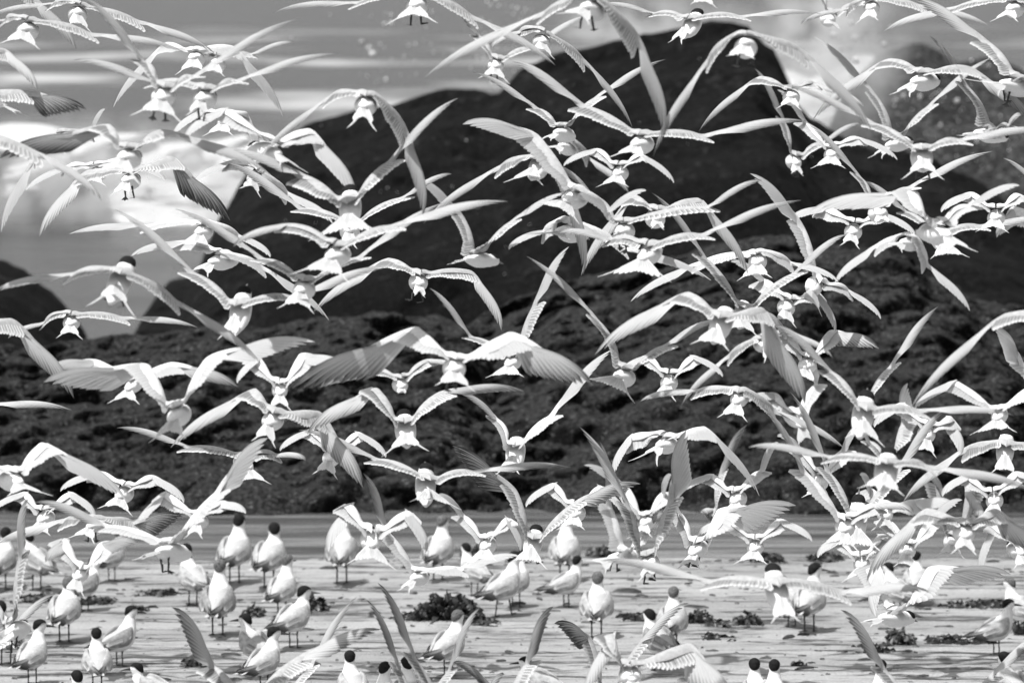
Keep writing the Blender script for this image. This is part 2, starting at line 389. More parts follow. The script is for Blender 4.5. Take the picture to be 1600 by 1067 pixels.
def leg_mesh(name, L, web, mat, hip=(0, 0, 0)):
    """hanging or standing leg: origin at the hip, foot at -L"""
    vs, fs = loft([((0, 0, 0), (1, 0, 0), (0, 1, 0), .006, .006), ((0, -.002, -L*.4), (1, 0, 0), (0, 1, 0), .0034, .0034),
                   ((0, .002, -L*.5), (1, 0, 0), (0, 1, 0), .0048, .0048), ((0, 0, -L*.95), (1, 0, 0), (0, 1, 0), .0036, .0036), ((0, .002, -L), (1, 0, 0), (0, 1, 0), .005, .004)], 6)
    # three webbed toes, curved and with thickness
    b = len(vs); z = -L
    toes = [(-web, .034), (0, .044), (web, .034)]
    top = [(0, 0)]+[(x*.5, y*.5) for x, y in toes]+toes[:1]+[(-web*.45, .030)]+toes[1:2]+[(web*.45, .030)]+toes[2:]
    for dz in (.0035, 0):
        for i, (x, y) in enumerate(top): vs.append(Vector((x, y-.004, z+dz*(1 if i < 4 else .5))))
    n = len(top); f = [(0, 1, 4), (0, 2, 1), (0, 3, 2), (0, 8, 3), (1, 5, 4), (1, 2, 5), (2, 6, 5), (2, 7, 6), (2, 3, 7), (3, 8, 7)]
    fs += [tuple(b+i for i in t) for t in f]+[tuple(b+n+i for i in reversed(t)) for t in f]
    return mesh(name, vs, fs, mat)
ME_FLEG = leg_mesh('dangling_leg', .060, .016, M['leg'])
ME_SLEG = leg_mesh('standing_leg', .088, .022, M['leg'])

def blade(vs, fs, uv, root, tip, wdir, nrm, hw, bow, prof, k=6, curl=0.0):
    """one feather: a shallow V of two vanes, rounded tip, bowed towards -bow"""
    b = len(vs); ax = tip-root; L = ax.length; side = wdir.normalized()
    for j in range(k+1):
        t = j/k
        c = root+ax*t + bow*(4*t*(1-t)) - nrm*(curl*L*t*t)
        wv = hw*prof(t)
        vs += [c-side*wv-nrm*wv*.10, c+nrm*.0012, c+side*wv-nrm*wv*.10]
        uv += [(0, t), (.5, t), (1, t)]
    for j in range(k):
        a = b+3*j; fs += [(a, a+1, a+4, a+3), (a+1, a+2, a+5, a+4)]
def p_prim(t): return (.55+.6*t if t < .55 else .88) * (1 if t < .72 else max(.04, math.sqrt(max(0, 1-((t-.72)/.28)**2))))
def p_sec(t): return (.8+.25*t) * (1 if t < .75 else max(.06, math.sqrt(max(0, 1-((t-.75)/.25)**2))))
def p_tail(t): return (.5+.6*t) * (1 if t < .7 else max(.05, 1-((t-.7)/.3)**1.5))
def p_str(t): return (1-.75*t) if t < .95 else .05

def build_wing(parent, sh, wr, tp, cha, chh, side, pm, sm, cm, splay, rng, rv, up, fwd):
    """sh, wr, tp: shoulder, wrist, wing tip; cha, chh: chord vectors of arm and hand (leading to trailing edge)"""
    arm = wr-sh; hand = tp-wr; Lh = hand.length; hd = hand.normalized(); ad = arm.normalized()
    na = -arm.cross(cha).normalized()*side; nh = -hand.cross(chh).normalized()*side
    if na.dot(nh) < 0 and abs(na.dot(nh)) > .5: nh = -nh
    # arm curve
    el = sh+arm*.48+na*.012+cha*.10
    def cd_(t):
        k = min(1, t/.5); k = k*k*(3-2*k); return (-fwd*.12)*(1-k)+cha*k
    def armp(t): return sh*(1-t)**2+el*2*t*(1-t)+wr*t*t if False else (sh+(el-sh)*(t/.48) if t < .48 else el+(wr-el)*((t-.48)/.52))
    # coverts: one lofted skin from shoulder to the end of the hand bone
    secs = []
    st = []
    st.append((sh-rv*side*.034+na*0-fwd*.0+up*.004, -fwd*.135, up, .018)); st.append((sh-rv*side*.018+up*.004, (-fwd*.135)*.62, (up+na).normalized() if (up+na).length > .3 else up, .022))
    for t in (.05, .28, .52, .76, .95):
        st.append((sh+(arm)*t+na*.020*math.sin(math.pi*t)+cha*.06*math.sin(math.pi*t), cd_(t)*(.58-.06*t), (na*min(1, t*3+.2)+up*max(0, .8-t*3)).normalized(), .016*(1-.35*t)))
    for t in (.14, .38, .66, 1.):
        q = wr+hd*Lh*.52*t-chh.normalized()*.010*math.sin(math.pi*t)
        m = cha*(1-t)+chh*t; nn = (na*(1-t)+nh*t)
        if nn.length < .2: nn = nh
        st.append((q, m*(.48-.30*t), nn.normalized(), .0105*(1-.75*t)+.0012))
    flat = interp([(*c, *cv, *nn, th) for c, cv, nn, th in st], 3)
    st = [(Vector(q[0:3]), Vector(q[3:6]), Vector(q[6:9]).normalized(), max(q[9], .001)) for q in flat]
    n = 12
    vs, fs = [], []
    for c, cv, nn, th in st:
        L = cv.length
        for i in range(n):
            a = 2*math.pi*i/n; u = .5-.5*math.cos(a)          # 0 leading, 1 trailing
            s = math.sin(a)
            prof = th*(math.sqrt(max(u, 0))*1.9*(1-u)+.07)
            vs.append(c+cv*(u*1.0-.04)+nn*(prof*(1.0 if s >= 0 else -.45)*(abs(s)**.4)))
    for j in range(len(st)-1):
        for i in range(n):
            k = (i+1) % n; fs.append((j*n+i, j*n+k, (j+1)*n+k, (j+1)*n+i))
    fs.append(tuple(range(n))); fs.append(tuple(range((len(st)-1)*n, len(st)*n)))
    Aw = .014
    vs = [p+nh*Aw*4*x*(1-x) for p in vs for x in (max(0, min(1, (p-wr).dot(hd)/Lh)),)]
    W = obj('wing', mesh('wing', vs, fs, cm), parent)
    # primaries
    vs, fs, uv = [], [], []
    N = 10
    for i in range(N):
        f = i/(N-1)
        root = wr+hd*Lh*.34*(1-f)+chh*(.05+.10*f)
        lt = 1-.56*f**.9
        tip = wr+hd*Lh*lt+chh*(.04+splay*.80*f**.8)*(1+.04*rng.uniform(-1, 1))+nh*(-.0005*i)+hd*Lh*rng.uniform(-.012, .012)
        ax = (tip-root); wd = chh-ax*(chh.dot(ax)/ax.length_squared)
        bow = -chh.normalized()*(.020-.012*f)*ax.length/.25+nh*.004*ax.length/.25
        blade(vs, fs, uv, root+nh*(.0010*(N-i)), tip+nh*(.0009*(N-i)), wd, nh, (.0135+.006*f), bow, p_prim, 8, .03)
    Aw = .014
    def bend(p):
        x = max(0, min(1, (p-wr).dot(hd)/Lh)); return p+nh*Aw*4*x*(1-x)
    vs = [bend(p) for p in vs]
    obj('primary_feathers', mesh('primary_feathers', vs, fs, pm, uv), W, 'stuff')
    # secondaries and tertials
    vs, fs, uv = [], [], []
    N = 17
    for i in range(N):
        t = 1-i/(N-1)*.99
        root = sh+arm*t+cd_(t)*.22+na*(.021*math.sin(math.pi*t)+.003)
        ln = (.98-.05*math.sin(math.pi*t)) if t > .2 else .98+.25*(.2-t)/.2
        tip = sh+arm*(t*1.0)+cd_(t)*ln*rng.uniform(.96, 1.03)+(ad*.020*(t)+hd*.022*t*t)+na*.017*math.sin(math.pi*t)
        ax = tip-root; wd = arm-ax*(arm.dot(ax)/ax.length_squared)
        z = .0002*i
        blade(vs, fs, uv, root+na*z, tip+na*(z+.0012*(i % 2)), wd*side, na, .0125+rng.uniform(0, .0015), cha*0, p_sec, 5, .05)
    obj('secondary_feathers', mesh('secondary_feathers', vs, fs, sm, uv), W, 'stuff')
    return W
def build_tail(parent, base, back, right, up, spread, streamer, length, rng):
    vs, fs, uv = [], [], []
    N = 12; mid = rng.uniform(.66, .92); spread *= rng.uniform(.75, 1.15)
    for i in range(N):
        f = (i/(N-1)-.5)*2
        a = f*min(spread, .85)*.85*abs(f)**.1
        L = length*(mid+(1-mid)*abs(f)**1.8)*rng.uniform(.96, 1.04)+(streamer if i in (0, N-1) else 0)
        d = (back*math.cos(a)+right*math.sin(a)).normalized()
        root = base+right*f*.010
        tip = root+d*L+up*(-.004+.012*(1-abs(f)))
        wd = right*math.cos(a)-back*math.sin(a)
        if i in (0, N-1): blade(vs, fs, uv, root+up*.001, tip, wd*(1 if f > 0 else -1), up, .0085, right*(-f)*.012, p_str, 7, .0)
        else: blade(vs, fs, uv, root+up*.0008*(6-abs(i-5.5)), tip, wd*(1 if f > 0 else -1), up, .0120+.004*spread, Vector((0, 0, 0)), p_tail, 5, .0)
    me = mesh('tail', vs, fs, M['tail'], uv)
    return obj('tail', me, parent)
FLY = 'terns flying over the beach'
def fly(label, S, T, Lw, Lt, Rw, Rt, wa=(14, 14), wh=(14, 14), pm='prim', head=None, feet=0, sp=.55, st=.03, s=None, z=None, pale=False, splay=.85, pms=None, fw=1, tl=.135, cap='cap'):
    """all arguments are photo pixels: S mid shoulders, T middle of the tail tips, wrist and wing tip of each wing"""
    rng = random.Random(hash((S[0], S[1], T[0])) & 0xffff)
    d2 = lambda a, b: math.hypot(a[0]-b[0], a[1]-b[1])
    if s is None:
        m = 0
        for w_, t_ in ((Lw, Lt), (Rw, Rt)):
            if w_: m = max(m, (d2(S, w_)+d2(w_, t_))/(ARM+HAND+.03)/.97, d2(S, w_)/ARM/1.12, d2(w_, t_)/HAND/1.05)
        s = min(440, max(300, m))
    D = FPX/s
    low = max([S[1], T[1]]+[q[1] for q in (Lw, Lt, Rw, Rt) if q])
    gd = FPX*CAMH/(low+65)
    D = min(D, gd*.955-.25); s = FPX/D
    O = at(S[0], S[1], D)
    root = bpy.data.objects.new('flying_tern', None); root.empty_display_size = .1; link(root); root.location = O
    tag(root, label, 'tern', FLY)
    def v(px, py, dz): return (CX*px - CY*py)/s + CZ*dz       # offset vector
    # body axis, tail towards the camera for a bird flying away (fw=1)
    bx, by = T[0]-S[0], (T[1]-S[1]-.030*s)*.6; bl = math.hypot(bx, by)/s
    BL = .235+tl*.3
    dep = math.sqrt(max(BL*BL-bl*bl, (.25*BL)**2))
    back = v(bx, by, -dep*fw).normalized(); fwd = -back
    lw = Lw or (S[0]-9, S[1]-5); rw = Rw or (S[0]+9, S[1]-5)
    lt = Lt or (S[0]-14, S[1]-2); rt = Rt or (S[0]+14, S[1]-2)
    rv = CX*max(.2, (rw[0]-lw[0])) - CY*(rw[1]-lw[1])*.6
    rv = (rv+(CX*0-CY)*rng.uniform(-.22, .22)*rv.length-fwd*0).normalized(); rv = (rv-fwd*rv.dot(fwd)).normalized()
    up = rv.cross(fwd).normalized()
    if up.z < 0 and abs(up.z) > .3: up = -up; rv = fwd.cross(up)
    rot = Matrix((rv, fwd, up)).transposed().to_4x4()
    cen = -up*.024
    B = obj('body', ME_BODY, root); B.matrix_local = Matrix.Translation(cen) @ rot
    for nm, me in (('cap', ME_CAP if cap == 'cap' else ME_CAPF), ('bill', ME_BILL)):
        q = obj(nm, me, B)
        if head:      # the head is lifted to where the photograph shows it
            pass
    if head:
        # tilt the whole body child up a little so the crown shows above the shoulders
        tilt = Matrix.Rotation(R(head*.9+8), 4, 'X'); B.matrix_local = Matrix.Translation(cen) @ rot @ tilt
    bb = back
    tb = cen+back*.122; TL = max(tl, .115)*.95
    tx, ty = (T[0]-S[0])-tb.dot(CX)*s, (T[1]-S[1])+tb.dot(CY)*s
    tlen = math.hypot(tx, ty)/s; mx = .93*TL
    if tlen < .62*TL:
        ux, uy = T[0]-S[0], T[1]-S[1]; ul = math.hypot(ux, uy) or 1; k_ = .62*TL*s; tx = .5*tx+.5*ux/ul*k_; ty = max(.5*ty+.5*uy/ul*k_, ty); tlen = math.hypot(tx, ty)/s
        if tlen < .5*TL: tx *= .5*TL/max(tlen, .01); ty *= .5*TL/max(tlen, .01); tlen = .5*TL
    if tlen > mx: tx *= mx/tlen; ty *= mx/tlen; tlen = mx
    tdir = v(tx, ty, -math.sqrt(TL*TL-tlen*tlen)*fw).normalized()
    if tdir.dot(bb) < .5: tdir = (tdir+bb*.8).normalized()
    trv = (rv-tdir*rv.dot(tdir)).normalized(); tup = trv.cross(-tdir).normalized()
    build_tail(root, tb, tdir, trv, tup, sp*rng.uniform(.7, 1), st, tl*rng.uniform(.82, .98), rng)
    if feet:
        for sx in (-1, 1):
            f = obj('leg', ME_FLEG, root)
            pos = cen+rv*sx*.016+back*.075-up*.020
            tl_ = (Matrix.Rotation(rng.uniform(-.5, .5), 4, 'X') @ Matrix.Rotation(rng.uniform(-.25, .25), 4, 'Y') @ Matrix.Rotation(rng.uniform(-.9, .9), 4, 'Z'))
            f.matrix_local = Matrix.Translation(pos) @ tl_
    for side, w_, t_, real, a_, h_ in ((-1, lw, lt, Lw, wa[0], wh[0]), (1, rw, rt, Rw, wa[1], wh[1])):
        sh = rv*side*.034+up*.008+fwd*.02
        wx, wy = w_[0]-S[0], w_[1]-S[1]; hx, hy = t_[0]-w_[0], t_[1]-w_[1]
        shp = Vector((sh.dot(CX)*s, -sh.dot(CY)*s))
        ax_, ay_ = wx-shp.x, wy-shp.y
        la = math.hypot(ax_, ay_)/s; lh = math.hypot(hx, hy)/s
        cap_ = .62 if real else .97
        da = min(math.sqrt(max(ARM**2-la*la, 0)), cap_*ARM)*fw
        dh = min(math.sqrt(max(HAND**2-lh*lh, 0)), cap_*HAND)*fw
        wr = sh+v(ax_, ay_, da*.8); tp = wr+v(hx, hy, -dh)
        def chord(dx, dy, wpx, full, bone):
            """chord vector at right angles to the bone; wpx pixels of it show as the width of the wing, the rest runs towards the camera"""
            L = math.hypot(dx, dy) or 1
            nx, ny = (dy/L, -dx/L) if side < 0 else (-dy/L, dx/L)
            wp = wpx/s; q = math.sqrt(max(full*full-wp*wp, 0))
            b = bone.normalized(); e2 = -CZ*fw; e2 = e2-b*e2.dot(b)
            if e2.length < .05: e2 = Vector((0, 0, -1)); e2 = e2-b*e2.dot(b)
            return (CX*nx-CY*ny)*wp+e2.normalized()*q
        # the arm chord follows the line of flight rather than a strict right angle to the bone
        L_ = math.hypot(ax_, ay_) or 1; nx, ny = (ay_/L_, -ax_/L_) if side < 0 else (-ay_/L_, ax_/L_)
        wp_ = a_*.9/s; ca = (CX*nx-CY*ny)*wp_-CZ*fw*math.sqrt(max(.125**2-wp_*wp_, 0))*.75
        ch = chord(hx, hy, h_*(.58 if h_ <= 18 else .58+.34*min(1, (h_-18)/12)), .072, tp-wr)
        pn = pms[0 if side < 0 else 1] if pms else pm
        if pn == 'prim' and rng.random() < .6: pn = 'prim_mid'
        pmat = M[pn]
        build_wing(root, sh, wr, tp, ca, ch, side, pmat, M['sec_white' if pale else 'sec'], M['covert_white' if pale else 'covert'], splay, rng, rv, up, fwd)
    return root
# ---------------------------------------------------------------- the flying terns (photo pixels)
W2 = (14, 14)
fly('tern at the top left corner gliding away, wings level, tail feathers notched', (125, 12), (129, 34), (80, 4), (-20, 32), (215, 32), (335, 84), wa=(13, 15), wh=(9, 12), sp=.35)
fly('tern just below the corner glider, wings spread flat, white forked tail', (45, 36), (42, 62), (5, 30), (-110, 60), (140, 52), (284, 80), wa=(13, 14), wh=(9, 12), sp=.6)
fly('tern at the top left edge with only its drooping striped wing in view', (-25, -45), (-40, -20), (-90, -60), (-200, -20), (45, -12), (117, 77), wa=(14, 20), wh=(12, 20))
fly('tern with wings raised in a V and big fanned tail in the upper left', (258, 138), (255, 180), (222, 96), (130, -4), (300, 118), (466, 26), wa=(15, 12), wh=(12, 12), sp=.75, feet=1, st=.06)
fly('tern right beside the fanned tail bird, long bowed dark tipped wings', (322, 142), (315, 176), (238, 128), (119, 97), (368, 125), (528, 82), wa=(12, 12), wh=(11, 10), sp=.4, feet=1, pm='prim')
fly('white tern seen small above the V shaped pair with drooping blurred wings', (304, 82), (303, 102), (255, 66), (175, 165), (365, 72), (440, 181), wa=(18, 18), wh=(14, 18), sp=.6, pm='prim_white', pale=True)
fly('tern hidden behind the upper left group showing one dark tipped wing', (340, 92), (338, 104), None, None, (392, 84), (462, 69), wa=(12, 10), wh=(10, 8))
fly('pale out of focus tern banking before the foam with arched wings', (420, 225), (460, 262), (348, 168), (290, 222), (484, 200), (556, 314), wa=(24, 26), wh=(20, 26), pm='prim_white', pale=True, sp=.5, s=420)
fly('tern cut by the left edge with fanned black primaries', (-30, 150), (70, 195), (-90, 130), (-180, 160), (40, 141), (137, 171), wa=(20, 24), wh=(20, 34), pms=('prim', 'prim_dark'), splay=1.2)
fly('tern cut by the left edge above the black fanned wing, wing tip curving down', (-50, 85), (-70, 110), (-120, 70), (-220, 100), (6, 76), (60, 142), wa=(20, 22), wh=(16, 20))
fly('tern before the bright foam with both wings arched into an M and dark left wingtip', (202, 234), (192, 262), (164, 193), (-8, 245), (256, 202), (420, 272), wa=(22, 16), wh=(34, 18), pms=('prim_dark', 'prim'), sp=.55, st=.07)
fly('tern directly below the M winged bird, feet hanging over the foam', (203, 272), (196, 296), (128, 268), (61, 370), (268, 244), (359, 344), wa=(18, 22), wh=(22, 34), pms=('prim', 'prim_dark'), feet=1, sp=.3, splay=1.1)
fly('tern off the left edge trailing one serrated wing down across the foam', (-70, 205), (-90, 235), (-140, 190), (-260, 220), (58, 238), (164, 316), wa=(20, 20), wh=(16, 12), splay=.7)
fly('blurred tern behind the left group with a wing dropping past the foam', (98, 212), (92, 236), (50, 244), (-2, 362), (140, 210), (168, 172), wa=(16, 16), wh=(20, 12), pm='prim_white')
fly('tern at the top edge with white tail streamers and long dark left wing', (650, -3), (646, 28), (558, 3), (427, 22), (738, 24), (869, 102), wa=(10, 16), wh=(9, 12), sp=.8, st=.05, feet=1)
fly('lone round bodied tern against grey water with arched wings left of the black rock', (573, 152), (570, 190), (515, 149), (394, 258), (634, 200), (660, 340), wa=(14, 24), wh=(7, 22), sp=.5, st=.05)
fly('tern with a spread tail under crossing wings near the top centre', (777, 93), (774, 124), (750, 56), (692, -6), (830, 72), (925, 22), wa=(14, 10), wh=(12, 8), sp=.65, feet=1, st=.04)
fly('large tern at top centre with one long wing drooping to the black rock', (928, 3), (906, 24), (850, 17), (662, 119), (1000, 55), (1038, 210), wa=(16, 32), wh=(12, 24), sp=.45, feet=1, st=.03)
fly('tern at the summit edge with pointed tail and long trailing right wing', (850, 56), (850, 80), (812, 48), (768, 78), (912, 90), (988, 197), wa=(14, 17), wh=(12, 9), sp=.45)
fly('tern facing away over a blurred white bird, dark crown showing, wings hooped', (842, 250), (822, 282), (782, 258), (662, 348), (892, 290), (911, 428), wa=(16, 22), wh=(10, 20), sp=.65, head=10)
fly('out of focus white tern behind the hooped pair with a flat blunt left wing', (902, 300), (872, 335), (838, 208), (722, 197), (950, 330), (1010, 300), wa=(34, 16), wh=(26, 12), pm='prim_white', pale=True, sp=.8, s=400)
fly('tern banking side on against the middle of the black rock', (880, 200), (858, 215), (840, 168), (738, 112), (930, 152), (1040, 92), wa=(14, 11), wh=(10, 10), sp=.3)
fly('half hidden tern under the banking one showing a single wing pointing down right', (888, 222), (868, 232), None, None, (920, 245), (982, 304), wa=(12, 16), wh=(12, 14))
fly('prominent tern on the black rock with wide fanned tail and wings spread level', (1003, 213), (982, 245), (912, 163), (789, 91), (1100, 211), (1264, 188), wa=(24, 15), wh=(18, 14), sp=.75, st=.05, s=405)
fly('tern above the summit with a dark crown and two pronged tail', (1080, 31), (1056, 66), (1022, 20), (940, 10), (1160, 25), (1284, 21), wa=(9, 9), wh=(7, 8), sp=.22, head=12, st=.03)
fly('tern at the upper right of the summit, plump rump and long downswept wings', (1166, 60), (1160, 76), (1108, 92), (1022, 245), (1256, 76), (1366, 206), wa=(12, 25), wh=(10, 20), sp=.5, st=.0, tl=.12, feet=1)
fly('tern mostly above the frame with only its tail at the top edge', (1100, -22), (1098, 8), (1040, -40), (950, -30), (1160, -40), (1250, -30), sp=.7)
fly('tern at the top edge with a squared tail and wings folded upward', (1298, 22), (1299, 46), (1282, -18), (1270, -90), (1338, 4), (1430, -40), wa=(14, 10), wh=(12, 9), sp=.6, tl=.10, st=.0)
fly('tern at the top edge right of the square tailed bird, notched tail', (1360, 4), (1352, 30), (1328, 12), (1250, 40), (1440, 8), (1545, 42), wa=(12, 14), wh=(8, 10), sp=.45)
fly('tern in the top right corner with a tapered wing reaching left', (1584, 4), (1565, 32), (1492, 12), (1378, 52), (1660, 20), (1760, 60), wa=(10, 14), wh=(12, 12), sp=.5)
fly('tern cut by the right edge with a broad pale wing raised to the top', (1592, 125), (1538, 136), (1548, 62), (1420, -10), (1660, 100), (1760, 140), wa=(26, 14), wh=(22, 14), sp=.5, feet=1, st=.09)
fly('tern gliding before the grey rock with M shaped wings and tapering tail', (1444, 116), (1406, 148), (1386, 92), (1273, 186), (1520, 104), (1620, 196), wa=(14, 16), wh=(16, 22), sp=.3)
fly('smaller tern behind crossing wings just right of the summit', (1237, 142), (1232, 162), (1186, 119), (1094, 204), (1272, 128), (1350, 170), wa=(13, 14), wh=(9, 12), sp=.45)
fly('tern seen end on over the black rock shoulder with wings held high', (1243, 244), (1244, 274), (1228, 190), (1178, 108), (1288, 222), (1346, 194), wa=(13, 10), wh=(12, 8), sp=.3, tl=.11, st=.0, feet=1)
fly('tern with black crown and dangling feet between rock and bright surf', (1440, 236), (1436, 266), (1370, 192), (1222, 130), (1505, 218), (1640, 206), wa=(16, 12), wh=(9, 12), sp=.6, feet=1, head=10, st=.05)
fly('tern at the right with its tail held out level to the left', (1550, 203), (1500, 215), (1510, 132), (1448, 60), (1580, 195), (1594, 182), wa=(15, 10), wh=(9, 10), sp=.1)
fly('blurred white tern against the bright surf with raised wings', (1402, 216), (1366, 246), (1372, 150), (1274, 57), (1452, 166), (1550, 90), wa=(16, 9), wh=(14, 7), pm='prim_white', sp=.4, s=300)
fly('tern at right with narrow raised wings in front of the broad winged blurred birds', (1372, 322), (1374, 350), (1346, 276), (1255, 189), (1424, 292), (1554, 236), wa=(11, 10), wh=(9, 9), sp=.45, tl=.09, st=.0)
fly('blurred tern with a broad pointed left wing arching over its neighbours', (1462, 352), (1492, 390), (1436, 298), (1267, 330), (1520, 320), (1592, 292), wa=(38, 14), wh=(26, 12), pm='prim_white', pale=True, s=420)
fly('tern with black crown among the right hand tangle, straight right wing', (1468, 365), (1478, 402), (1418, 330), (1345, 285), (1536, 352), (1660, 344), wa=(13, 11), wh=(12, 10), sp=.8, head=10)
fly('blurred tern with one wing hanging down to the right against the dark rock', (1424, 372), (1395, 386), (1372, 382), (1303, 444), (1452, 412), (1514, 486), wa=(16, 20), wh=(14, 18), pm='prim_white', pale=True)
fly('blurred tern right of the great rock with its left wing thrust up', (1280, 440), (1268, 478), (1256, 352), (1171, 272), (1328, 454), (1374, 500), wa=(24, 14), wh=(22, 12), pm='prim_white', pale=True, sp=.7)
fly('white blurred tern low over the textured slope with a long pale left wing', (1182, 398), (1176, 430), (1092, 410), (985, 472), (1238, 410), (1308, 442), wa=(14, 18), wh=(12, 12), pm='prim_white', pale=True, sp=.8)
fly('tern whose left wing is a thin blade pointing up over the black rock', (1162, 482), (1160, 510), (1102, 402), (1018, 303), (1244, 426), (1320, 368), wa=(15, 10), wh=(9, 9), head=12, sp=.5)
fly('broad winged tern with white nape at centre right, left wing sweeping down', (1128, 496), (1108, 540), (1074, 456), (932, 553), (1196, 482), (1262, 632), wa=(24, 26), wh=(22, 34), sp=.55, head=14, s=420, splay=1.0)
fly('tern in front of the textured rock with a neat M shape and square tail', (1026, 330), (1027, 356), (988, 306), (909, 430), (1096, 310), (1170, 428), wa=(17, 17), wh=(17, 20), sp=.25, tl=.09, st=.0)
fly('tern half behind the neat M shaped one with feet tucked', (974, 350), (962, 378), (925, 304), (862, 260), (1108, 324), (1188, 285), wa=(14, 13), wh=(10, 9), feet=1, sp=.5, s=395)
fly('tern with a very wide white fan tail above the textured rock', (1014, 385), (990, 436), (955, 374), (872, 366), (1100, 366), (1256, 312), wa=(14, 14), wh=(12, 10), sp=1.0, tl=.17, st=.04, s=410)
fly('blurred white tern left of the wide fan tail, wings low', (892, 352), (855, 368), (850, 360), (795, 392), (975, 386), (1112, 438), wa=(20, 16), wh=(12, 12), pm='prim_white', pale=True, sp=.8)
fly('tern low behind the big pale bird with one wing raised as a tapering paddle', (800, 556), (788, 590), (735, 526), (670, 450), (832, 480), (889, 386), wa=(11, 18), wh=(8, 16), pm='prim_white', pms=('prim', 'prim_white'), sp=.9)
fly('dusky round bodied tern at the centre seen from the tail end', (656, 430), (658, 462), (602, 404), (490, 486), (738, 424), (783, 516), wa=(16, 16), wh=(18, 20), sp=.3, tl=.11, st=.0, feet=1)
fly('slim tern flying right with long swept tail at centre', (748, 397), (706, 412), (722, 335), (650, 280), (800, 345), (886, 302), wa=(18, 9), wh=(20, 9), sp=.1, pm='prim_white')
fly('large tern with black crown and huge white fan tail left of centre', (545, 315), (542, 372), (474, 272), (352, 238), (608, 250), (716, 154), wa=(30, 20), wh=(18, 12), sp=1.0, tl=.17, st=.04, head=12, s=425)
fly('tern tucked under the huge fan tail bird with its own spread tail', (528, 386), (510, 424), (446, 350), (366, 388), (612, 352), (792, 314), wa=(15, 14), wh=(14, 14), sp=.8, st=.06)
fly('tern hidden behind the fan tailed bird, one straight wing on each side', (548, 350), (548, 372), (470, 325), (345, 250), (632, 308), (708, 274), wa=(14, 8), wh=(14, 8), sp=.3)
fly('tern with level tail left of centre, wings forming a long shallow V', (477, 440), (470, 472), (408, 404), (270, 326), (560, 402), (694, 316), wa=(13, 11), wh=(9, 11), sp=.6)
fly('out of focus white tern by the dark rock edge turning right', (348, 398), (318, 425), (288, 376), (206, 402), (408, 416), (512, 500), wa=(18, 14), wh=(16, 12), pm='prim_white', pale=True)
fly('faint tern on the pale water with a long thin left wing', (318, 352), (310, 380), (232, 352), (107, 366), (372, 368), (424, 404), wa=(13, 16), wh=(10, 12), pm='prim_white', pale=True)
fly('tern with solid black crown and spread streamers over the left water', (190, 430), (186, 464), (110, 428), (-12, 460), (272, 470), (406, 571), wa=(14, 17), wh=(12, 10), sp=.8, st=.08, feet=1, head=22)
fly('tern gliding flat and low above the left rock shelf', (112, 494), (114, 522), (66, 505), (15, 530), (190, 496), (306, 512), wa=(8, 12), wh=(9, 8), sp=.7, st=.04)
fly('tern with black crown and two pointed tail prongs before the dark rock', (374, 477), (362, 520), (298, 425), (174, 326), (458, 464), (609, 416), wa=(17, 12), wh=(10, 14), sp=.3, head=20)
fly('tern off the left edge with a broad striped wing drooping over the shelf', (-60, 515), (-70, 550), (-120, 520), (-220, 600), (18, 499), (112, 623), wa=(22, 26), wh=(16, 26))
fly('tern off the left edge with only a thin flat wingtip showing', (-110, 620), (-120, 650), (-200, 610), (-300, 650), (-20, 632), (110, 641), wa=(12, 12), wh=(10, 9))
fly('white tern low on the left with great arched wings beating forward', (276, 636), (268, 676), (226, 568), (64, 596), (324, 556), (488, 534), wa=(30, 22), wh=(38, 26), pm='prim_white', pale=True, sp=.65, s=430, splay=1.1)
fly('tern behind the great arched wings with ragged white tail', (208, 592), (196, 632), (148, 562), (76, 578), (268, 566), (371, 605), wa=(26, 22), wh=(24, 24), pm='prim', pale=True, sp=.8)
fly('broad tern over the left rocks with both wings arched and drooping', (430, 645), (420, 682), (395, 608), (264, 700), (500, 645), (568, 761), wa=(26, 30), wh=(20, 34), sp=.4, s=400)
fly('tern half hidden low on the left with a thin bowed left wing', (382, 715), (400, 750), (292, 698), (184, 668), (430, 712), (480, 720), wa=(12, 12), wh=(8, 10), sp=.7)
fly('tern alighting at lower left with its right wing raised to a splayed tip', (266, 850), (234, 862), (165, 822), (58, 783), (338, 768), (422, 682), wa=(14, 18), wh=(14, 28), pms=('prim', 'prim_white'), pale=True, feet=1, sp=.1, splay=1.0)
fly('blurred tern at the lower left edge with wide white tail and bent wing', (18, 738), (52, 768), (-60, 720), (-160, 760), (62, 692), (192, 782), wa=(20, 30), wh=(18, 24), pm='prim_white', pale=True, sp=.9)
fly('biggest pale tern at the centre with broad hunched wings and dark feet', (712, 562), (712, 594), (648, 510), (452, 606), (800, 518), (927, 600), wa=(36, 38), wh=(46, 44), sp=.55, feet=1, s=438, splay=1.25, pm='prim', pale=True)
fly('tern partly covered by the biggest pale bird, blunt round tail', (626, 592), (630, 618), (578, 572), (500, 606), (668, 562), (722, 580), wa=(15, 14), wh=(22, 10), sp=.3, tl=.07, st=.0)
fly('tern low centre left with W shaped wings and striped wide left hand', (632, 662), (634, 694), (586, 606), (480, 678), (690, 612), (820, 612), wa=(20, 18), wh=(26, 16), pms=('prim', 'prim_dark'), sp=.9, head=14, st=.05, s=400)
fly('blurred pale tern behind the left wing of the biggest bird', (438, 600), (440, 636), (402, 556), (372, 600), (468, 552), (540, 574), wa=(26, 30), wh=(18, 24), pm='prim_white', pale=True)
fly('tern with black crown and neat round white fan tail low at centre', (668, 750), (680, 780), (586, 718), (466, 672), (742, 738), (892, 732), wa=(13, 9), wh=(10, 9), sp=.9, head=20, tl=.13)
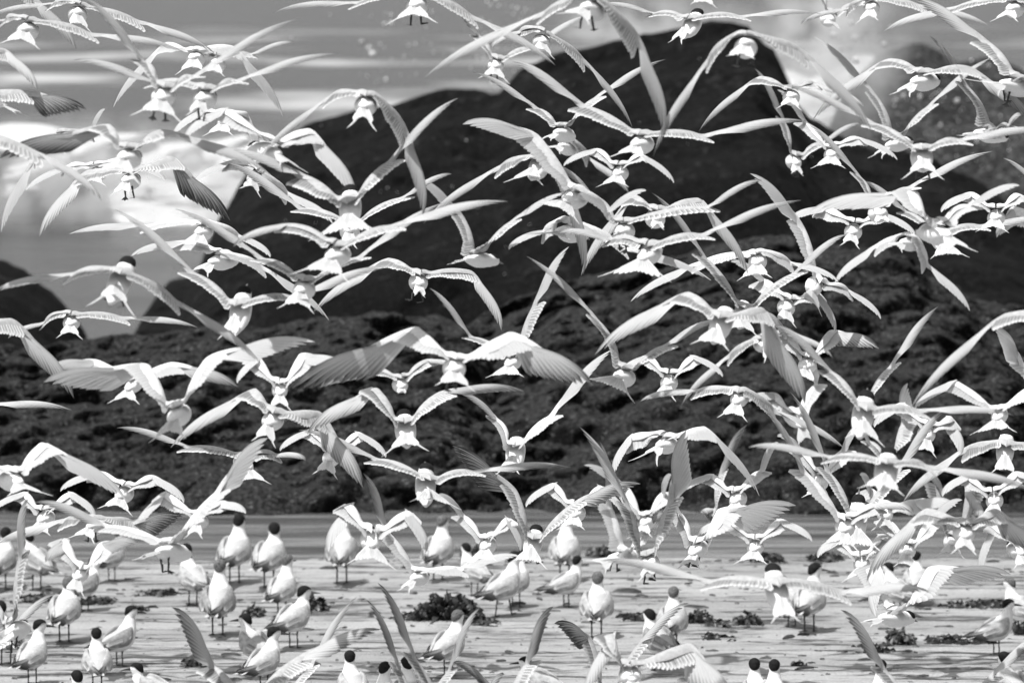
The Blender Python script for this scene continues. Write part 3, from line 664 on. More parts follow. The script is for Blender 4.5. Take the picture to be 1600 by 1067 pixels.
fly('tern rising steeply at centre, long paddle wing raised to the right', (804, 698), (795, 728), (775, 655), (721, 617), (860, 650), (958, 546), wa=(11, 16), wh=(10, 18), pms=('prim', 'prim_white'), pale=True, head=18, sp=.3)
fly('tern with splayed dark fingered left wing dangling its feet over the beach', (834, 842), (828, 868), (806, 765), (707, 695), (902, 782), (1000, 754), wa=(20, 14), wh=(30, 22), pms=('prim_dark', 'prim_dark'), feet=1, head=18, sp=.6, splay=1.3, st=.04)
fly('tern twisting in front of the textured slope with a streamer tail', (978, 578), (958, 595), (934, 500), (822, 400), (1042, 540), (1122, 502), wa=(10, 12), wh=(7, 10), sp=.9, st=.08)
fly('tern with grey back and pleated tail right of centre, left wing flat', (1156, 612), (1142, 652), (1090, 610), (1000, 627), (1212, 640), (1324, 704), wa=(15, 20), wh=(10, 10), sp=.6)
fly('tern mostly behind a broad winged one, feet hanging, thin left wing', (1188, 530), (1198, 550), (1140, 555), (1066, 633), (1240, 520), (1300, 560), wa=(13, 14), wh=(9, 12), feet=1, sp=.4)
fly('tern with black crown low right, left wing steeply raised, right wing level', (1352, 640), (1348, 682), (1300, 580), (1208, 508), (1440, 642), (1586, 650), wa=(18, 14), wh=(14, 9), head=20, sp=.6, s=420)
fly('blurred white tern in the lower right tangle', (1240, 645), (1262, 700), (1214, 615), (1168, 628), (1276, 600), (1266, 536), wa=(26, 22), wh=(20, 18), pm='prim_white', pale=True, sp=.9)
fly('tern with crown showing whose long grey wings lie level above the beach', (1386, 726), (1376, 752), (1300, 716), (1168, 699), (1452, 730), (1624, 770), wa=(11, 11), wh=(9, 13), head=20, sp=.8)
fly('tern landing with raised V wings and ragged fan tail, feet stretched down', (1340, 806), (1332, 856), (1298, 738), (1236, 612), (1402, 738), (1480, 636), wa=(18, 16), wh=(12, 14), head=24, sp=1.1, tl=.16, st=.06, feet=1)
fly('tern behind the landing V winged bird showing a second raised left wing', (1322, 812), (1310, 846), (1258, 735), (1187, 634), (1370, 790), (1426, 800), wa=(24, 18), wh=(9, 16), pale=True)
fly('tern at the right edge with crown showing and left wing swept down', (1572, 695), (1564, 734), (1512, 700), (1414, 786), (1640, 700), (1720, 760), wa=(20, 20), wh=(14, 14), head=18, sp=.5, feet=1)
fly('bright white tern at right behind with scalloped fan tail', (1560, 640), (1546, 674), (1492, 594), (1424, 640), (1620, 600), (1690, 560), wa=(22, 20), wh=(14, 12), pm='prim_white', pale=True, sp=1.1, tl=.16)
fly('tern off the right edge with a long thin wing reaching down left', (1660, 500), (1670, 530), (1568, 494), (1426, 640), (1740, 480), (1840, 560), wa=(16, 16), wh=(9, 12))
fly('tern behind the lower right group, one slim wing raised straight up right', (1352, 634), (1352, 650), None, None, (1394, 572), (1468, 480), wa=(12, 10), wh=(12, 12))
fly('tern whose underwing fingers curl upward in the lower right', (1388, 716), (1380, 740), (1360, 690), (1330, 660), (1412, 660), (1416, 598), wa=(12, 26), wh=(12, 24), pm='prim_white', splay=1.1)
fly('blurred tern off the right edge with a pale fanned wing tip', (1660, 640), (1670, 670), (1600, 568), (1548, 510), (1720, 600), (1790, 640), wa=(22, 14), wh=(28, 14), pm='prim_white', pale=True)
fly('tern low at the right with boxy white tail and striped drooping wings', (1508, 820), (1502, 856), (1448, 797), (1356, 908), (1562, 797), (1632, 872), wa=(24, 26), wh=(22, 34), sp=.55, s=410)
fly('tern skimming the sand at right centre, long flat wings, pleated tail', (1214, 912), (1222, 962), (1112, 910), (938, 878), (1318, 926), (1452, 924), wa=(16, 20), wh=(12, 16), sp=.45, feet=1, head=16, tl=.14)
fly('large tern settling on the right sand with its right wing flung wide', (1400, 955), (1350, 968), (1372, 884), (1366, 962), (1452, 885), (1580, 896), wa=(40, 36), wh=(24, 36), pm='prim_white', pale=True, sp=.2)
fly('white tern taking off at lower centre with broad fan tail and cupped wings', (582, 832), (584, 878), (545, 788), (514, 862), (638, 800), (664, 864), wa=(26, 24), wh=(26, 22), pm='prim_white', pale=True, sp=.75, tl=.15, s=400)
fly('tern just lifting off behind the kelp with a tapered wing raised', (655, 893), (640, 910), (604, 828), (569, 738), (720, 888), (812, 868), wa=(20, 18), wh=(16, 14), pms=('prim', 'prim_white'), pale=True, sp=.2)
fly('foreground tern at bottom left with splayed striped wing tips', (388, 1088), (388, 1112), (332, 1042), (271, 946), (458, 1032), (597, 984), wa=(30, 26), wh=(24, 22), s=410, splay=1.2)
fly('foreground tern at bottom with one straight narrow wing pointing up right', (432, 1112), (430, 1130), (380, 1100), (330, 1100), (482, 1046), (557, 934), wa=(12, 12), wh=(10, 11))
fly('foreground tern below the frame, two thin wings rising like blades', (655, 1122), (655, 1140), (622, 1046), (573, 936), (702, 1050), (750, 948), wa=(11, 12), wh=(7, 9), s=400)
fly('foreground tern below the frame with a tall blade wing left of the kelp', (700, 1130), (700, 1145), (648, 1028), (590, 907), (760, 1100), (790, 1050), wa=(13, 12), wh=(12, 10), s=400)
fly('foreground tern below the frame with a broad dark tipped wing at centre', (782, 1118), (778, 1140), (762, 1070), (706, 1034), (822, 1038), (866, 944), wa=(12, 22), wh=(14, 20), pms=('prim_dark', 'prim_dark'), s=400)
fly('broad backed foreground tern at the bottom centre with cupped striped wings', (985, 1042), (990, 1076), (958, 992), (916, 1092), (1080, 1006), (1146, 1096), wa=(30, 36), wh=(20, 44), s=420, splay=1.2)
fly('foreground tern behind the broad backed one with a curved finger tipped wing', (950, 1082), (950, 1100), (924, 998), (864, 970), (1002, 1002), (1074, 939), wa=(18, 12), wh=(26, 10), pms=('prim_dark', 'prim'), splay=1.3)
fly('foreground tern under the lower right corner with a dark tipped blade wing', (1442, 1128), (1445, 1150), (1384, 1046), (1311, 950), (1500, 1100), (1530, 1080), wa=(20, 12), wh=(20, 12), s=400, splay=1.1)
fly('foreground tern beyond the bottom right corner with a slanting wing', (1500, 1120), (1490, 1140), (1460, 1110), (1440, 1130), (1548, 1060), (1640, 985), wa=(12, 16), wh=(12, 14))
fly('foreground tern beyond the bottom left corner with a curved grey wing', (-80, 1060), (-90, 1090), (-140, 1030), (-240, 1060), (2, 1002), (92, 924), wa=(14, 14), wh=(10, 14))
fly('tern on the left sand with one wing lifted vertically as a tall paddle', (18, 975), (8, 1000), (-20, 940), (-60, 930), (30, 872), (51, 777), wa=(14, 18), wh=(12, 20), feet=1, pm='prim')
fly('tern low over the left sand with flat wings and dark fingered right tip', (150, 812), (140, 828), (98, 812), (-20, 858), (206, 814), (288, 804), wa=(18, 20), wh=(14, 30), pms=('prim', 'prim_dark'), feet=1, splay=1.2)
fly('pale tern behind at lower left with an arched translucent wing', (312, 806), (308, 826), (256, 768), (212, 832), (342, 784), (386, 802), wa=(24, 20), wh=(18, 20), pm='prim_white', pale=True)
fly('tern landing on the left sand with both wings cupped downward', (128, 888), (122, 920), (100, 842), (72, 878), (152, 850), (218, 846), wa=(28, 30), wh=(26, 26), pale=True, pm='prim')
fly('blurred tern right of centre with long wing hooked down to the beach', (1042, 684), (1018, 706), (985, 682), (960, 742), (1105, 668), (1188, 776), wa=(26, 22), wh=(16, 12), pm='prim_white', pale=True, sp=.5, st=.1)
fly('tern lifting off the beach with feather fingered wings held straight up', (1012, 868), (1008, 896), (985, 794), (906, 668), (1046, 786), (1071, 670), wa=(20, 22), wh=(14, 30), pms=('prim', 'prim_white'), feet=1, sp=.4, tl=.10, splay=1.1)
fly('tern behind the finger winged one with a white sideways tail', (978, 862), (930, 882), (955, 790), (937, 690), (1004, 830), (1040, 800), wa=(26, 18), wh=(10, 14), feet=1, pale=True)
fly('blurred tern flapping low right of centre with a wide white right wing', (1088, 848), (1072, 884), (1060, 800), (1040, 790), (1124, 796), (1244, 788), wa=(20, 36), wh=(16, 42), pm='prim_white', pale=True, feet=1, splay=1.2, s=350)
fly('tern behind the low flapping bird with a dark raised wing on the rock', (1118, 805), (1112, 830), None, None, (1126, 742), (1166, 664), wa=(12, 10), wh=(12, 16), pms=('prim', 'prim_dark'), s=300)
fly('white tern mid beach behind the raised wings, spread low', (1010, 806), (1000, 830), (984, 764), (912, 726), (1036, 770), (1050, 740), wa=(26, 20), wh=(18, 14), pm='prim_white', pale=True)
fly('blurred white tern right of the landing V winged bird', (1386, 792), (1380, 826), (1362, 764), (1340, 740), (1432, 782), (1492, 790), wa=(28, 28), wh=(20, 24), pm='prim_white', pale=True, s=320)
fly('blurred grey tern behind the boxy tailed bird with an upright wing', (1488, 836), (1482, 860), (1472, 760), (1440, 740), (1512, 760), (1530, 820), wa=(30, 30), wh=(20, 22), pm='prim', s=310)
fly('tern at the far right edge with a broad blurred wing hanging', (1660, 350), (1670, 380), (1584, 322), (1552, 372), (1730, 330), (1800, 380), wa=(34, 20), wh=(28, 14), pm='prim_white', pale=True)
fly('tern off the right edge with a thin dark wing tip pointing in', (1700, 370), (1710, 390), (1636, 306), (1562, 250), (1770, 340), (1850, 380), wa=(12, 12), wh=(8, 10))
fly('blurred pale tern low at the right edge above the sand', (1590, 850), (1596, 880), (1556, 818), (1530, 900), (1640, 820), (1700, 850), wa=(20, 18), wh=(12, 14), pm='prim_white', pale=True, s=320)
fly('faint tern with arched wings just left of the great rock crest', (352, 182), (346, 205), (318, 168), (272, 215), (384, 178), (402, 250), wa=(22, 20), wh=(18, 16), pm='prim_white', pale=True, s=330)
fly('blurred tern low before the left surf, nearly lost against the white', (150, 262), (146, 286), (104, 258), (42, 300), (196, 250), (262, 286), wa=(16, 16), wh=(12, 12), pm='prim_white', pale=True, s=320)
fly('blurred tern crossing the left edge of the great rock with a long right wing', (404, 270), (398, 296), (360, 250), (300, 292), (448, 300), (522, 352), wa=(20, 20), wh=(14, 16), pm='prim_white', pale=True, s=330)
fly('blurred tern under the crossing wings right of the summit', (1300, 232), (1292, 258), (1262, 190), (1212, 142), (1342, 214), (1400, 252), wa=(20, 16), wh=(14, 12), pm='prim_white', pale=True, s=320)
fly('blurred white tern in the middle of the right hand tangle', (1335, 352), (1326, 380), (1292, 322), (1232, 348), (1376, 330), (1430, 372), wa=(26, 22), wh=(18, 16), pm='prim_white', pale=True, s=340)
fly('pale tern behind the striped drooping wing at centre right', (1232, 470), (1226, 500), (1196, 436), (1140, 410), (1276, 452), (1302, 520), wa=(28, 24), wh=(18, 18), pm='prim_white', pale=True, s=345)
fly('tern at right with a fanned grey wing low over the dark slope', (1262, 560), (1252, 590), (1232, 524), (1190, 490), (1300, 516), (1372, 545), wa=(24, 24), wh=(18, 26), pm='prim', pale=True, s=345, splay=1.1)
fly('blurred tern in the right tangle just above the beach', (1450, 668), (1442, 700), (1412, 630), (1364, 668), (1488, 652), (1498, 712), wa=(24, 24), wh=(18, 26), pm='prim_white', pale=True, s=345)
fly('white tern with folded back wings over the right water edge', (1282, 742), (1274, 772), (1252, 700), (1212, 682), (1318, 704), (1348, 662), wa=(22, 22), wh=(14, 14), pm='prim_white', pale=True, s=345)
fly('pale tern in front of the middle of the black rock, wings half closed', (968, 262), (958, 288), (934, 232), (880, 262), (1002, 240), (1052, 288), wa=(16, 14), wh=(12, 12), pm='prim_white', pale=True, s=310)
fly('blurred tern at the upper right edge over the grey rock', (1556, 330), (1546, 356), (1520, 300), (1468, 334), (1592, 302), (1650, 352), wa=(22, 18), wh=(16, 16), pm='prim_white', pale=True, s=335)
fly('blurred tern just above the left beach among raised wings', (196, 762), (188, 790), (150, 738), (96, 768), (236, 744), (290, 786), wa=(20, 20), wh=(16, 16), pm='prim_white', pale=True, s=335)
fly('pale tern low behind the neat fan tailed bird at centre', (760, 842), (752, 870), (724, 806), (684, 772), (792, 810), (812, 860), wa=(18, 18), wh=(14, 12), pm='prim_white', pale=True, s=325)
fly('blurred tern by the right water edge with spread pale wings', (1180, 845), (1172, 872), (1140, 812), (1088, 838), (1220, 812), (1268, 846), wa=(20, 20), wh=(16, 16), pm='prim_white', pale=True, s=318)
fly('blurred tern at the foot of the rocks right of the kelp hiding the shoreline', (900, 792), (892, 818), (866, 756), (822, 792), (938, 760), (974, 806), wa=(20, 20), wh=(14, 14), pm='prim_white', pale=True, s=330)
fly('pale tern at the rock foot below the blurred long winged one', (1150, 770), (1140, 798), (1112, 742), (1062, 772), (1190, 736), (1216, 690), wa=(20, 18), wh=(14, 14), pm='prim_white', pale=True, s=335)
fly('blurred tern behind the big left group over the dark shelf', (520, 705), (514, 730), (484, 672), (438, 706), (558, 676), (604, 716), wa=(18, 18), wh=(14, 12), pm='prim_white', pale=True, s=335)
fly('pale tern in the lower right crowd with half raised wings', (1420, 850), (1412, 876), (1388, 812), (1350, 782), (1454, 814), (1502, 780), wa=(22, 22), wh=(16, 16), pm='prim_white', pale=True, s=322)
fly('pale tern at the right water edge with wings held in a tight arch', (1345, 872), (1338, 896), (1314, 838), (1276, 872), (1378, 836), (1418, 862), wa=(22, 22), wh=(16, 16), pm='prim_white', pale=True, s=318)
fly('blurred tern near the right edge just over the rock foot', (1552, 772), (1544, 798), (1514, 742), (1470, 776), (1590, 738), (1640, 764), wa=(22, 22), wh=(16, 16), pm='prim_white', pale=True, s=330)
fly('blurred tern over the middle of the dark slope right of centre', (1046, 588), (1038, 612), (1012, 556), (968, 588), (1084, 556), (1128, 590), wa=(18, 18), wh=(13, 13), pm='prim_white', pale=True, s=330)
fly('blurred tern just above the heads at the left water edge', (70, 800), (64, 826), (36, 770), (-10, 800), (108, 770), (150, 808), wa=(20, 20), wh=(14, 14), pm='prim_white', pale=True, s=322)
# ---------------------------------------------------------------- standing terns
def ring_loft(rows, n=16):
    """rows: y, z, rx, rn, tilt(deg), hy (rotation about z of the ring centre offset)"""
    secs = []
    for y, z, rx, rn, tl in rows:
        a = R(tl); secs.append(((0, y, z), (1, 0, 0), (0, -math.sin(a), math.cos(a)), rx, rn))
    return secs
_cache = {}
def stand_meshes(hy, crouch):
    key = (hy, crouch)
    if key in _cache: return _cache[key]
    k = crouch                                   # 0 alert, 1 neck drawn in
    nz = -.055*k; ny = .012*k
    rows = interp([(-.165, .128, .010, .008, 10), (-.13, .131, .032, .024, 12), (-.07, .134, .060, .050, 18), (0, .142, .070, .064, 25), (.045, .166, .067, .062, 42),
                   (.070+ny*.3, .205+nz*.2, .054, .052, 62), (.084+ny, .238+nz*.6, .040, .040, 80), (.090+ny, .268+nz, .031, .033, 88)], 3)
    secs = ring_loft(rows)
    a = R(-hy); hc = Vector((0, .094+ny, 0))
    fx, fy = -math.sin(a), math.cos(a)
    for off, z, rx, ry in ((.002, .285, .0265, .030), (.006, .303, .0285, .036), (.008, .318, .0275, .036), (.008, .331, .0215, .029), (.006, .341, .009, .013)):
        secs.append(((fx*off, hc.y+fy*off, z+nz), (math.cos(a), math.sin(a), 0), (-fx, -fy, 0), rx, ry))
    vs, fs = loft(secs, 16); body = mesh('standing_tern_body', vs, fs, M['stand'])
    # cap: ellipsoid cut by a plane falling towards the nape
    vs, fs = [], []; U, V = 18, 12
    for j in range(V+1):
        th = math.pi*j/V
        for i in range(U):
            ph = 2*math.pi*i/U
            lx, ly, lz = .0300*math.sin(th)*math.cos(ph), .0385*math.sin(th)*math.sin(ph), .0300*math.cos(th)
            lim = -.001+1.1*min(ly, .010)
            if lz < lim: lz = lim
            if ly < 0 and lz < .005: lz += .45*ly; ly -= .002
            Y, X = ly+.006, lx
            vs.append((X*math.cos(a)+Y*fx, hc.y+X*math.sin(a)+Y*fy, .3175+nz+lz))
    for j in range(V):
        for i in range(U):
            b = (i+1) % U; fs.append((j*U+i, (j+1)*U+i, (j+1)*U+b, j*U+b))
    cap = mesh('standing_tern_cap', vs, fs, M['cap']); capf = mesh('standing_tern_cap_flecked', vs, fs, M['capfleck'])
    secs = [((fx*o, hc.y+fy*o, z+nz), (math.cos(a), math.sin(a), 0), (0, 0, 1), rx, rz) for o, z, rx, rz in
            ((.036, .310, .007, .0085), (.058, .308, .0055, .007), (.082, .304, .003, .004), (.098, .301, .0006, .001))]
    vs, fs = loft(secs, 8); bill = mesh('standing_tern_bill', vs, fs, M['bill']); billd = mesh('standing_tern_dark_bill', vs, fs, M['billdark'])
    _cache[key] = (body, cap, capf, bill, billd); return _cache[key]
def fold_meshes(mat):
    res = []
    for sd in (-1, 1):
        rows = interp([(.066, .196, .038, .008, .018), (.045, .188, .060, .014, .044), (0, .172, .068, .015, .052), (-.06, .156, .056, .014, .044), (-.12, .146, .030, .010, .024), (-.165, .138, .018, .006, .012)], 3)
        secs = [((sd*x, y, z), (sd*.96, 0, .28), (-.28*sd, .22, .94), th, hh) for y, z, x, th, hh in rows]
        vs, fs = loft(secs, 12); w_ = mesh('folded_wing', vs, fs, mat)
        v2, f2, uv = [], [], []
        for i in range(7):
            r0 = Vector((sd*(.034-.002*i), -.10+.012*i, .150-.006*i)); t0 = Vector((sd*(-.004+.004*i), -.285+.022*i, .128-.006*i))
            blade(v2, f2, uv, r0+Vector((sd*.004, 0, .001*i)), t0, Vector((sd*.6, 0, -.8)), Vector((sd*.8, 0, .6)), .011, Vector((sd*.006, 0, .004)), p_prim, 6)
        pr = mesh('folded_primaries', v2, f2, M['prim_dark'], uv)
        v3, f3, uv = [], [], []
        for i in range(9):
            q = i/8
            r0 = Vector((sd*(.074-.018*q), .02-.10*q, .178-.02*q)); t0 = r0+Vector((sd*-.012, -.075, -.034+.008*q))
            blade(v3, f3, uv, r0+Vector((sd*.010, 0, 0)), t0+Vector((sd*.004, 0, 0)), Vector((sd*.35, -.3, -.85)), Vector((sd, 0, .4)), .014, Vector((sd*.004, 0, 0)), p_sec, 5)
        sc = mesh('folded_secondaries', v3, f3, M['sec'], uv)
        res.append((w_, pr, sc))
    v2, f2, uv = [], [], []
    for i in range(8):
        f = (i/7-.5)*2
        r0 = Vector((f*.008, -.13, .128)); t0 = Vector((f*.028, -.235-.03*abs(f), .112))
        blade(v2, f2, uv, r0+Vector((0, 0, .001*i)), t0, Vector((1, 0, 0)), Vector((0, .1, 1)), .010, Vector((0, 0, 0)), p_tail, 4)
    return res, mesh('standing_tern_tail', v2, f2, M['tail'], uv)
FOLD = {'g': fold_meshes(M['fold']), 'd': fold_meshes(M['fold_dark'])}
STG = 'terns standing on the wet sand'
def stand(label, fx, fy, top, yaw, hy=0, k=0, cap='cap', wing='g', bill='bill', step=0):
    k = k or (0, .3, 0, .55, .2)[int(fx*7+fy) % 5]
    g = on_ground(fx, fy, 0)
    g.z = sand_z(g.x, g.y)+.004
    s = FPX/(g.y/math.cos(PITCH)); H = (fy-top)/s
    root = bpy.data.objects.new('standing_tern', None); root.empty_display_size = .1; link(root); root.location = g
    sc = min(1.2, max(.88, H/(.345-.055*k))); root.scale = (sc,)*3
    root.rotation_euler = (0, 0, -R(yaw)); tag(root, label, 'tern', STG)
    body, cp, cf, bl, bd = stand_meshes(hy, k)
    b = obj('body', body, root)
    obj('cap', cp if cap == 'cap' else cf, b); obj('bill', bl if bill == 'bill' else bd, b)
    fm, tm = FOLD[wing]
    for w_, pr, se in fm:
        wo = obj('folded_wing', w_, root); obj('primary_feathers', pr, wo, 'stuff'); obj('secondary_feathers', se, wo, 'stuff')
    obj('tail', tm, root)
    for sx in (-1, 1):
        l = obj('leg', ME_SLEG, root); l.location = (sx*.024, .004+(step*sx*.02), .0875)
        if step: l.rotation_euler = (R(step*sx*14), 0, 0)
    return root
stand('standing tern at left with streaked cap, back turned, two legs clear', 100, 1003, 905, 8, 0, 0, 'fleck')
stand('standing tern at left looking right with its bill in profile', 186, 1040, 948, 42, 48, 0, 'cap', 'd', 'billdark')
stand('standing tern in front of the right looking one, back of smooth black head', 152, 1080, 985, -6, 0)
stand('standing tern at far lower left, head turned right behind a raised wing', 50, 1070, 972, 20, 60, 0, 'cap', 'g', 'billdark')
stand('standing tern cut by the left edge, dark head behind the vertical wing', 10, 1038, 942, -20, 0, 0, 'cap', 'd')
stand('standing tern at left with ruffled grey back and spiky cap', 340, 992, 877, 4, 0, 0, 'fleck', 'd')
stand('standing tern half hidden behind the ruffled grey backed one', 302, 946, 852, -25, 0, 0, 'cap', 'g')
stand('standing tern at the water edge, tall black cap, left of its twin', 366, 912, 803, 12, 0)
stand('standing tern right of the tall capped pair, head high, grey back', 420, 918, 806, 14, -20)
stand('standing tern below the tall capped pair with head bowed forward', 440, 962, 868, 18, 15, 0, 'fleck')
stand('standing tern looking right beside the dark kelp mound at left', 458, 1012, 918, 30, 42, 0, 'cap', 'g')
stand('small headed standing tern looking left behind striped raised wings', 398, 1052, 962, -30, -45, 0, 'cap', 'g', 'billdark')
stand('standing tern looking right among the striped wings', 412, 1080, 983, 30, 50, 0, 'cap', 'g', 'billdark')
stand('standing tern at the bottom with its black crest towards the camera', 552, 1120, 1019, -12, 10, 0, 'cap', 'g')
stand('standing tern at the bottom edge right of the crested one', 596, 1142, 1038, 8, 25)
stand('standing tern at the bottom edge between two blade like wings', 638, 1138, 1030, -4, -15)
stand('standing tern below the kelp with a white streaked crown', 700, 1056, 956, 28, 10, 0, 'fleck')
stand('walking tern right of the kelp with pale forehead looking right', 786, 962, 863, 36, 40, 0, 'cap', 'g', 'bill', 1)
stand('standing tern half hidden behind the walking tern', 742, 930, 850, -35, 0)
stand('pale standing tern right behind the walking tern', 806, 948, 862, 20, 30)
stand('standing tern with mottled cap at the water edge above the kelp', 684, 906, 808, 14, 18, 0, 'fleck')
stand('standing tern with dark mottled back at the water edge left of centre', 534, 912, 806, 2, 0, 0, 'cap', 'd')
stand('out of focus standing tern stretching its neck at the water edge', 882, 908, 806, 6, 20, 0, 'fleck')
stand('small standing tern with round black cap and side pointing tail', 884, 948, 880, 48, -20)
stand('standing tern alone at centre with flecked cap and white back', 932, 994, 895, 4, 0, 0, 'fleck')
stand('standing tern with speckled nape behind the slanting grey wing', 1050, 1016, 920, 6, 0, 0, 'fleck')
stand('standing tern with plain black head in front of the speckled naped one', 1030, 1048, 955, -28, -8, 0, 'cap', 'd')
stand('left one of two terns with heads together at the bottom edge', 1182, 1132, 1030, -4, 4)
stand('right one of two terns with heads together at the bottom edge', 1208, 1136, 1031, 6, 0)
stand('standing tern at right with glossy black cap looking right', 1264, 986, 882, 18, 40)
stand('pale standing tern with head down beside the glossy capped one', 1238, 978, 900, -30, 0, 1, 'fleck')
stand('distant standing tern near the right water edge, chest hidden by wings', 1430, 944, 876, 8, 10)
stand('distant standing tern, dark headed, left of the chest hidden one', 1402, 960, 902, -30, -30)
stand('standing tern at right in profile with bill pointing right', 1556, 1022, 937, 52, 35, 0, 'cap', 'g', 'billdark')
stand('standing tern at the right edge with its neck stretched left', 1596, 992, 905, -40, -30, 0, 'fleck')
stand('standing tern at the bottom behind the dark tipped blade wing', 1378, 1136, 1033, 0, 8)
stand('standing tern in the bottom right corner with rounded black cap', 1582, 1124, 1022, -18, 0)
stand('crouching tern at the bottom centre looking left', 846, 1108, 1034, -55, -30, 1, 'cap', 'g', 'billdark')
stand('crouching tern at the bottom left with bill pointing left', 240, 1118, 1038, -60, -25, 1, 'cap', 'g', 'billdark')
stand('tern with only its dark crown above the bottom edge at left', 130, 1142, 1052, -20, 0, 1)
stand('standing tern at the far left water edge with pale plumage', 174, 908, 828, 30, 30, 0, 'fleck')
stand('dim standing tern behind the vertical raised wing at left', 58, 922, 832, -30, 0, 0, 'cap', 'd')
stand('pale standing tern cut by the left edge near the water', 2, 920, 826, 10, 0, 0, 'cap', 'd')
stand('standing tern at left looking right behind the cupped wings', 132, 954, 872, 30, 55, 0, 'cap', 'd', 'billdark')
# ---------------------------------------------------------------- seaweed wrack and pebbles
def seaweed(label, px, py, wpx, hpx, nb, seed, leafy=True):
    rng = random.Random(seed); g = on_ground(px, py); s = FPX/g.y
    Wm, Hm = wpx/s/2*(1 if leafy and wpx > 80 else .85), hpx/s*(.95 if wpx > 80 else .8)
    vs, fs = [], []
    # holdfast lump
    U, V = 18, 7; b = 0
    for j in range(V+1):
        th = math.pi/2*j/V
        for i in range(U):
            ph = 2*math.pi*i/U; d = Vector((math.cos(ph)*math.cos(th), math.sin(ph)*math.cos(th), math.sin(th)))
            k = .82+.5*noise.noise(d*2.2+Vector((seed, 0, 0)))+.25*noise.noise(d*5+Vector((0, seed, 0)))
            vs.append(Vector((d.x*Wm*k*.85, d.y*.16*k, d.z*Hm*.62*k-.008)))
    for j in range(V):
        for i in range(U):
            a = j*U+i; c = j*U+(i+1) % U; fs.append((a, c, c+U, a+U))
    for _ in range(nb):
        t = rng.uniform(-1, 1); base = Vector((t*Wm*.8, rng.uniform(-.15, .15), rng.uniform(0, Hm*.4)*(1-abs(t))))
        if leafy:
            dr = Vector((t*.9+rng.uniform(-.5, .5), rng.uniform(-.9, .3), rng.uniform(.15, 1.3)*(1-.6*abs(t)))).normalized()
            L = rng.uniform(.3, .75)*Hm*(1.1-.4*abs(t))+.02
        else:
            dr = Vector((rng.choice((-1, 1))*rng.uniform(.4, 1), rng.uniform(-.4, .3), rng.uniform(.0, .18))).normalized(); L = rng.uniform(.03, .10)
        sd_ = dr.cross(Vector((rng.uniform(-1, 1), rng.uniform(-1, 1), rng.uniform(-.3, 1)))).normalized()
        nr = dr.cross(sd_); b = len(vs); K = 5
        wv = rng.uniform(.008, .018)
        for j in range(K+1):
            q = j/K; c = base+dr*L*q+nr*.012*math.sin(q*5+t*9)-Vector((0, 0, .02*q*q))
            w_ = wv*(.5+.9*q)*(1+.6*math.sin(q*15+t*5)) if q < .95 else wv*.5
            vs += [c-sd_*w_, c+nr*.003, c+sd_*w_]
        for j in range(K):
            a = b+3*j; fs += [(a, a+1, a+4, a+3), (a+1, a+2, a+5, a+4)]
        # bladder at the tip
        if rng.random() < .5:
            c = vs[-2]; b = len(vs); r = rng.uniform(.006, .012)
            for v in ((1, 0, 0), (-1, 0, 0), (0, 1, 0), (0, -1, 0), (0, 0, 1), (0, 0, -1)): vs.append(c+Vector(v)*r)
            fs += [(b+4, b, b+2), (b+4, b+2, b+1), (b+4, b+1, b+3), (b+4, b+3, b), (b+5, b+2, b), (b+5, b+1, b+2), (b+5, b+3, b+1), (b+5, b, b+3)]
    o = obj('seaweed_clump', mesh('seaweed_clump', vs, fs, M['kelp'])); o.location = g
    tag(o, label, 'seaweed', 'seaweed washed up on the sand')
seaweed('big bushy clump of dark kelp on the sand at centre', 700, 966, 88, 50, 420, 3)
seaweed('low flat lobe of kelp left of the bushy clump', 645, 966, 58, 16, 60, 4, False)
seaweed('low flat lobe of kelp right of the bushy clump', 752, 974, 48, 14, 50, 5, False)
seaweed('small dark weed mound at the water edge above the kelp', 742, 866, 36, 20, 70, 6)
seaweed('dark rounded weed mound beside the tern looking right', 488, 950, 46, 34, 90, 7)
seaweed('flat slab of wrack lying at left between standing terns', 248, 928, 60, 14, 50, 8, False)
seaweed('flat wrack behind the streak capped tern at left', 62, 936, 66, 16, 60, 9, False)
seaweed('dark wrack under the cupped wings at left', 152, 940, 50, 22, 60, 10, False)
seaweed('weed heap right of the ruffled grey backed tern', 396, 960, 34, 16, 60, 11)
seaweed('thin wrack left of the ruffled grey backed tern', 222, 952, 24, 6, 20, 12, False)
seaweed('weed at the water edge left of the feather fingered tern', 946, 862, 44, 14, 60, 13, False)
seaweed('spread weed left of the speckled naped tern', 996, 966, 52, 15, 80, 14, False)
seaweed('curled weed right of the speckled naped tern', 1092, 970, 44, 24, 80, 15)
seaweed('thin weed tail right of the curled weed', 1122, 974, 36, 7, 30, 16, False)
seaweed('weed lump below the skimming tern', 1168, 972, 44, 20, 80, 17)
seaweed('weed on the wet flat right of centre', 1202, 872, 44, 14, 50, 18, False)
seaweed('weed on the wet flat before the right rocks', 1292, 870, 40, 12, 50, 19, False)
seaweed('mottled weed lump under the settling tern at right', 1408, 1002, 30, 28, 120, 20)
seaweed('long wrack line right of the settling tern', 1500, 1000, 120, 8, 110, 21, False)
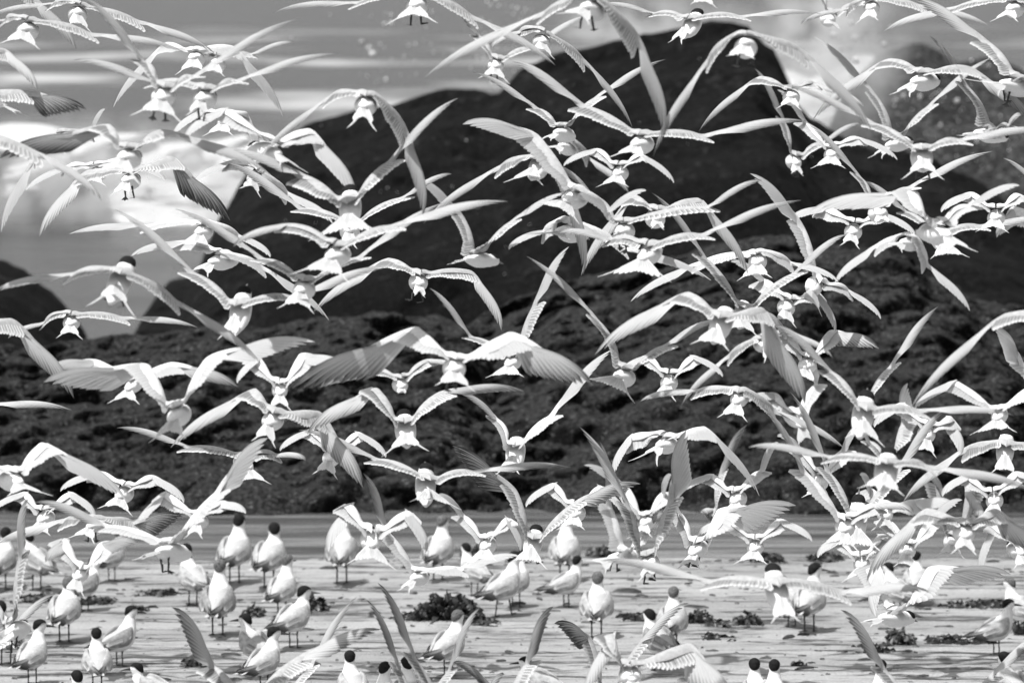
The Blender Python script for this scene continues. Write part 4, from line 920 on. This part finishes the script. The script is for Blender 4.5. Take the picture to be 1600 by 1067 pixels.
seaweed('wrack line at the far right behind the profile tern', 1530, 946, 130, 8, 100, 22, False)
seaweed('small wrack below the settling tern', 1370, 1014, 44, 8, 40, 23, False)
seaweed('tiny weed scrap at the bottom right centre', 1254, 1040, 16, 6, 14, 24, False)
seaweed('rounded weed lump behind the raised stripes at bottom left', 300, 1036, 28, 16, 40, 25)
seaweed('small dark weed near the right edge', 1592, 985, 22, 18, 40, 26)
seaweed('weed scrap left of the skimming tern tail', 1120, 996, 18, 5, 14, 27, False)
vs, fs = [], []
rng = random.Random(11)
for _ in range(420):
    y = rng.uniform(29.3, 36.0); x = rng.uniform(-3.6, 3.6); L = rng.lognormvariate(-3.9, .55); wd = L*rng.uniform(.1, .35); a = rng.gauss(0, .5)
    b = len(vs); z = sand_z(x, y)+.002; K = 5; cu = rng.uniform(-.6, .6)
    for j in range(K+1):
        q = j/K-.5; aa = a+cu*q; w_ = wd*math.sqrt(max(.02, 1-4*q*q))
        cx, cy = x+math.cos(aa)*L*2*q, y+math.sin(aa)*L*2*q
        vs += [(cx, cy-w_, z), (cx, cy, z+.004+w_*.7+rng.uniform(0, .004)), (cx, cy+w_, z)]
    for j in range(K):
        c = b+3*j; fs += [(c, c+3, c+4, c+1), (c+1, c+4, c+5, c+2)]
o = obj('weed_scraps', mesh('weed_scraps', vs, fs, M['kelp']), None, 'stuff'); tag(o, 'dark scraps of torn weed strewn over the sand', 'seaweed')
vs, fs = [], []
rng = random.Random(5)
for _ in range(1500):
    y = rng.uniform(29, 36.5); x = rng.uniform(-4, 4); r = abs(rng.gauss(0, .006))+.002
    b = len(vs); z = sand_z(x, y)
    for v in ((1, 0, 0), (-.3, .9, 0), (-.8, -.5, 0), (.1, 0, .55), (0, 0, -.4)): vs.append((x+v[0]*r*1.6, y+v[1]*r, z+v[2]*r))
    fs += [(b, b+1, b+3), (b+1, b+2, b+3), (b+2, b, b+3)]
o = obj('pebbles', mesh('pebbles', vs, fs, M['stone'], None, False), None, 'stuff'); tag(o, 'scattered grit and shell scraps on the wet sand', 'pebbles')
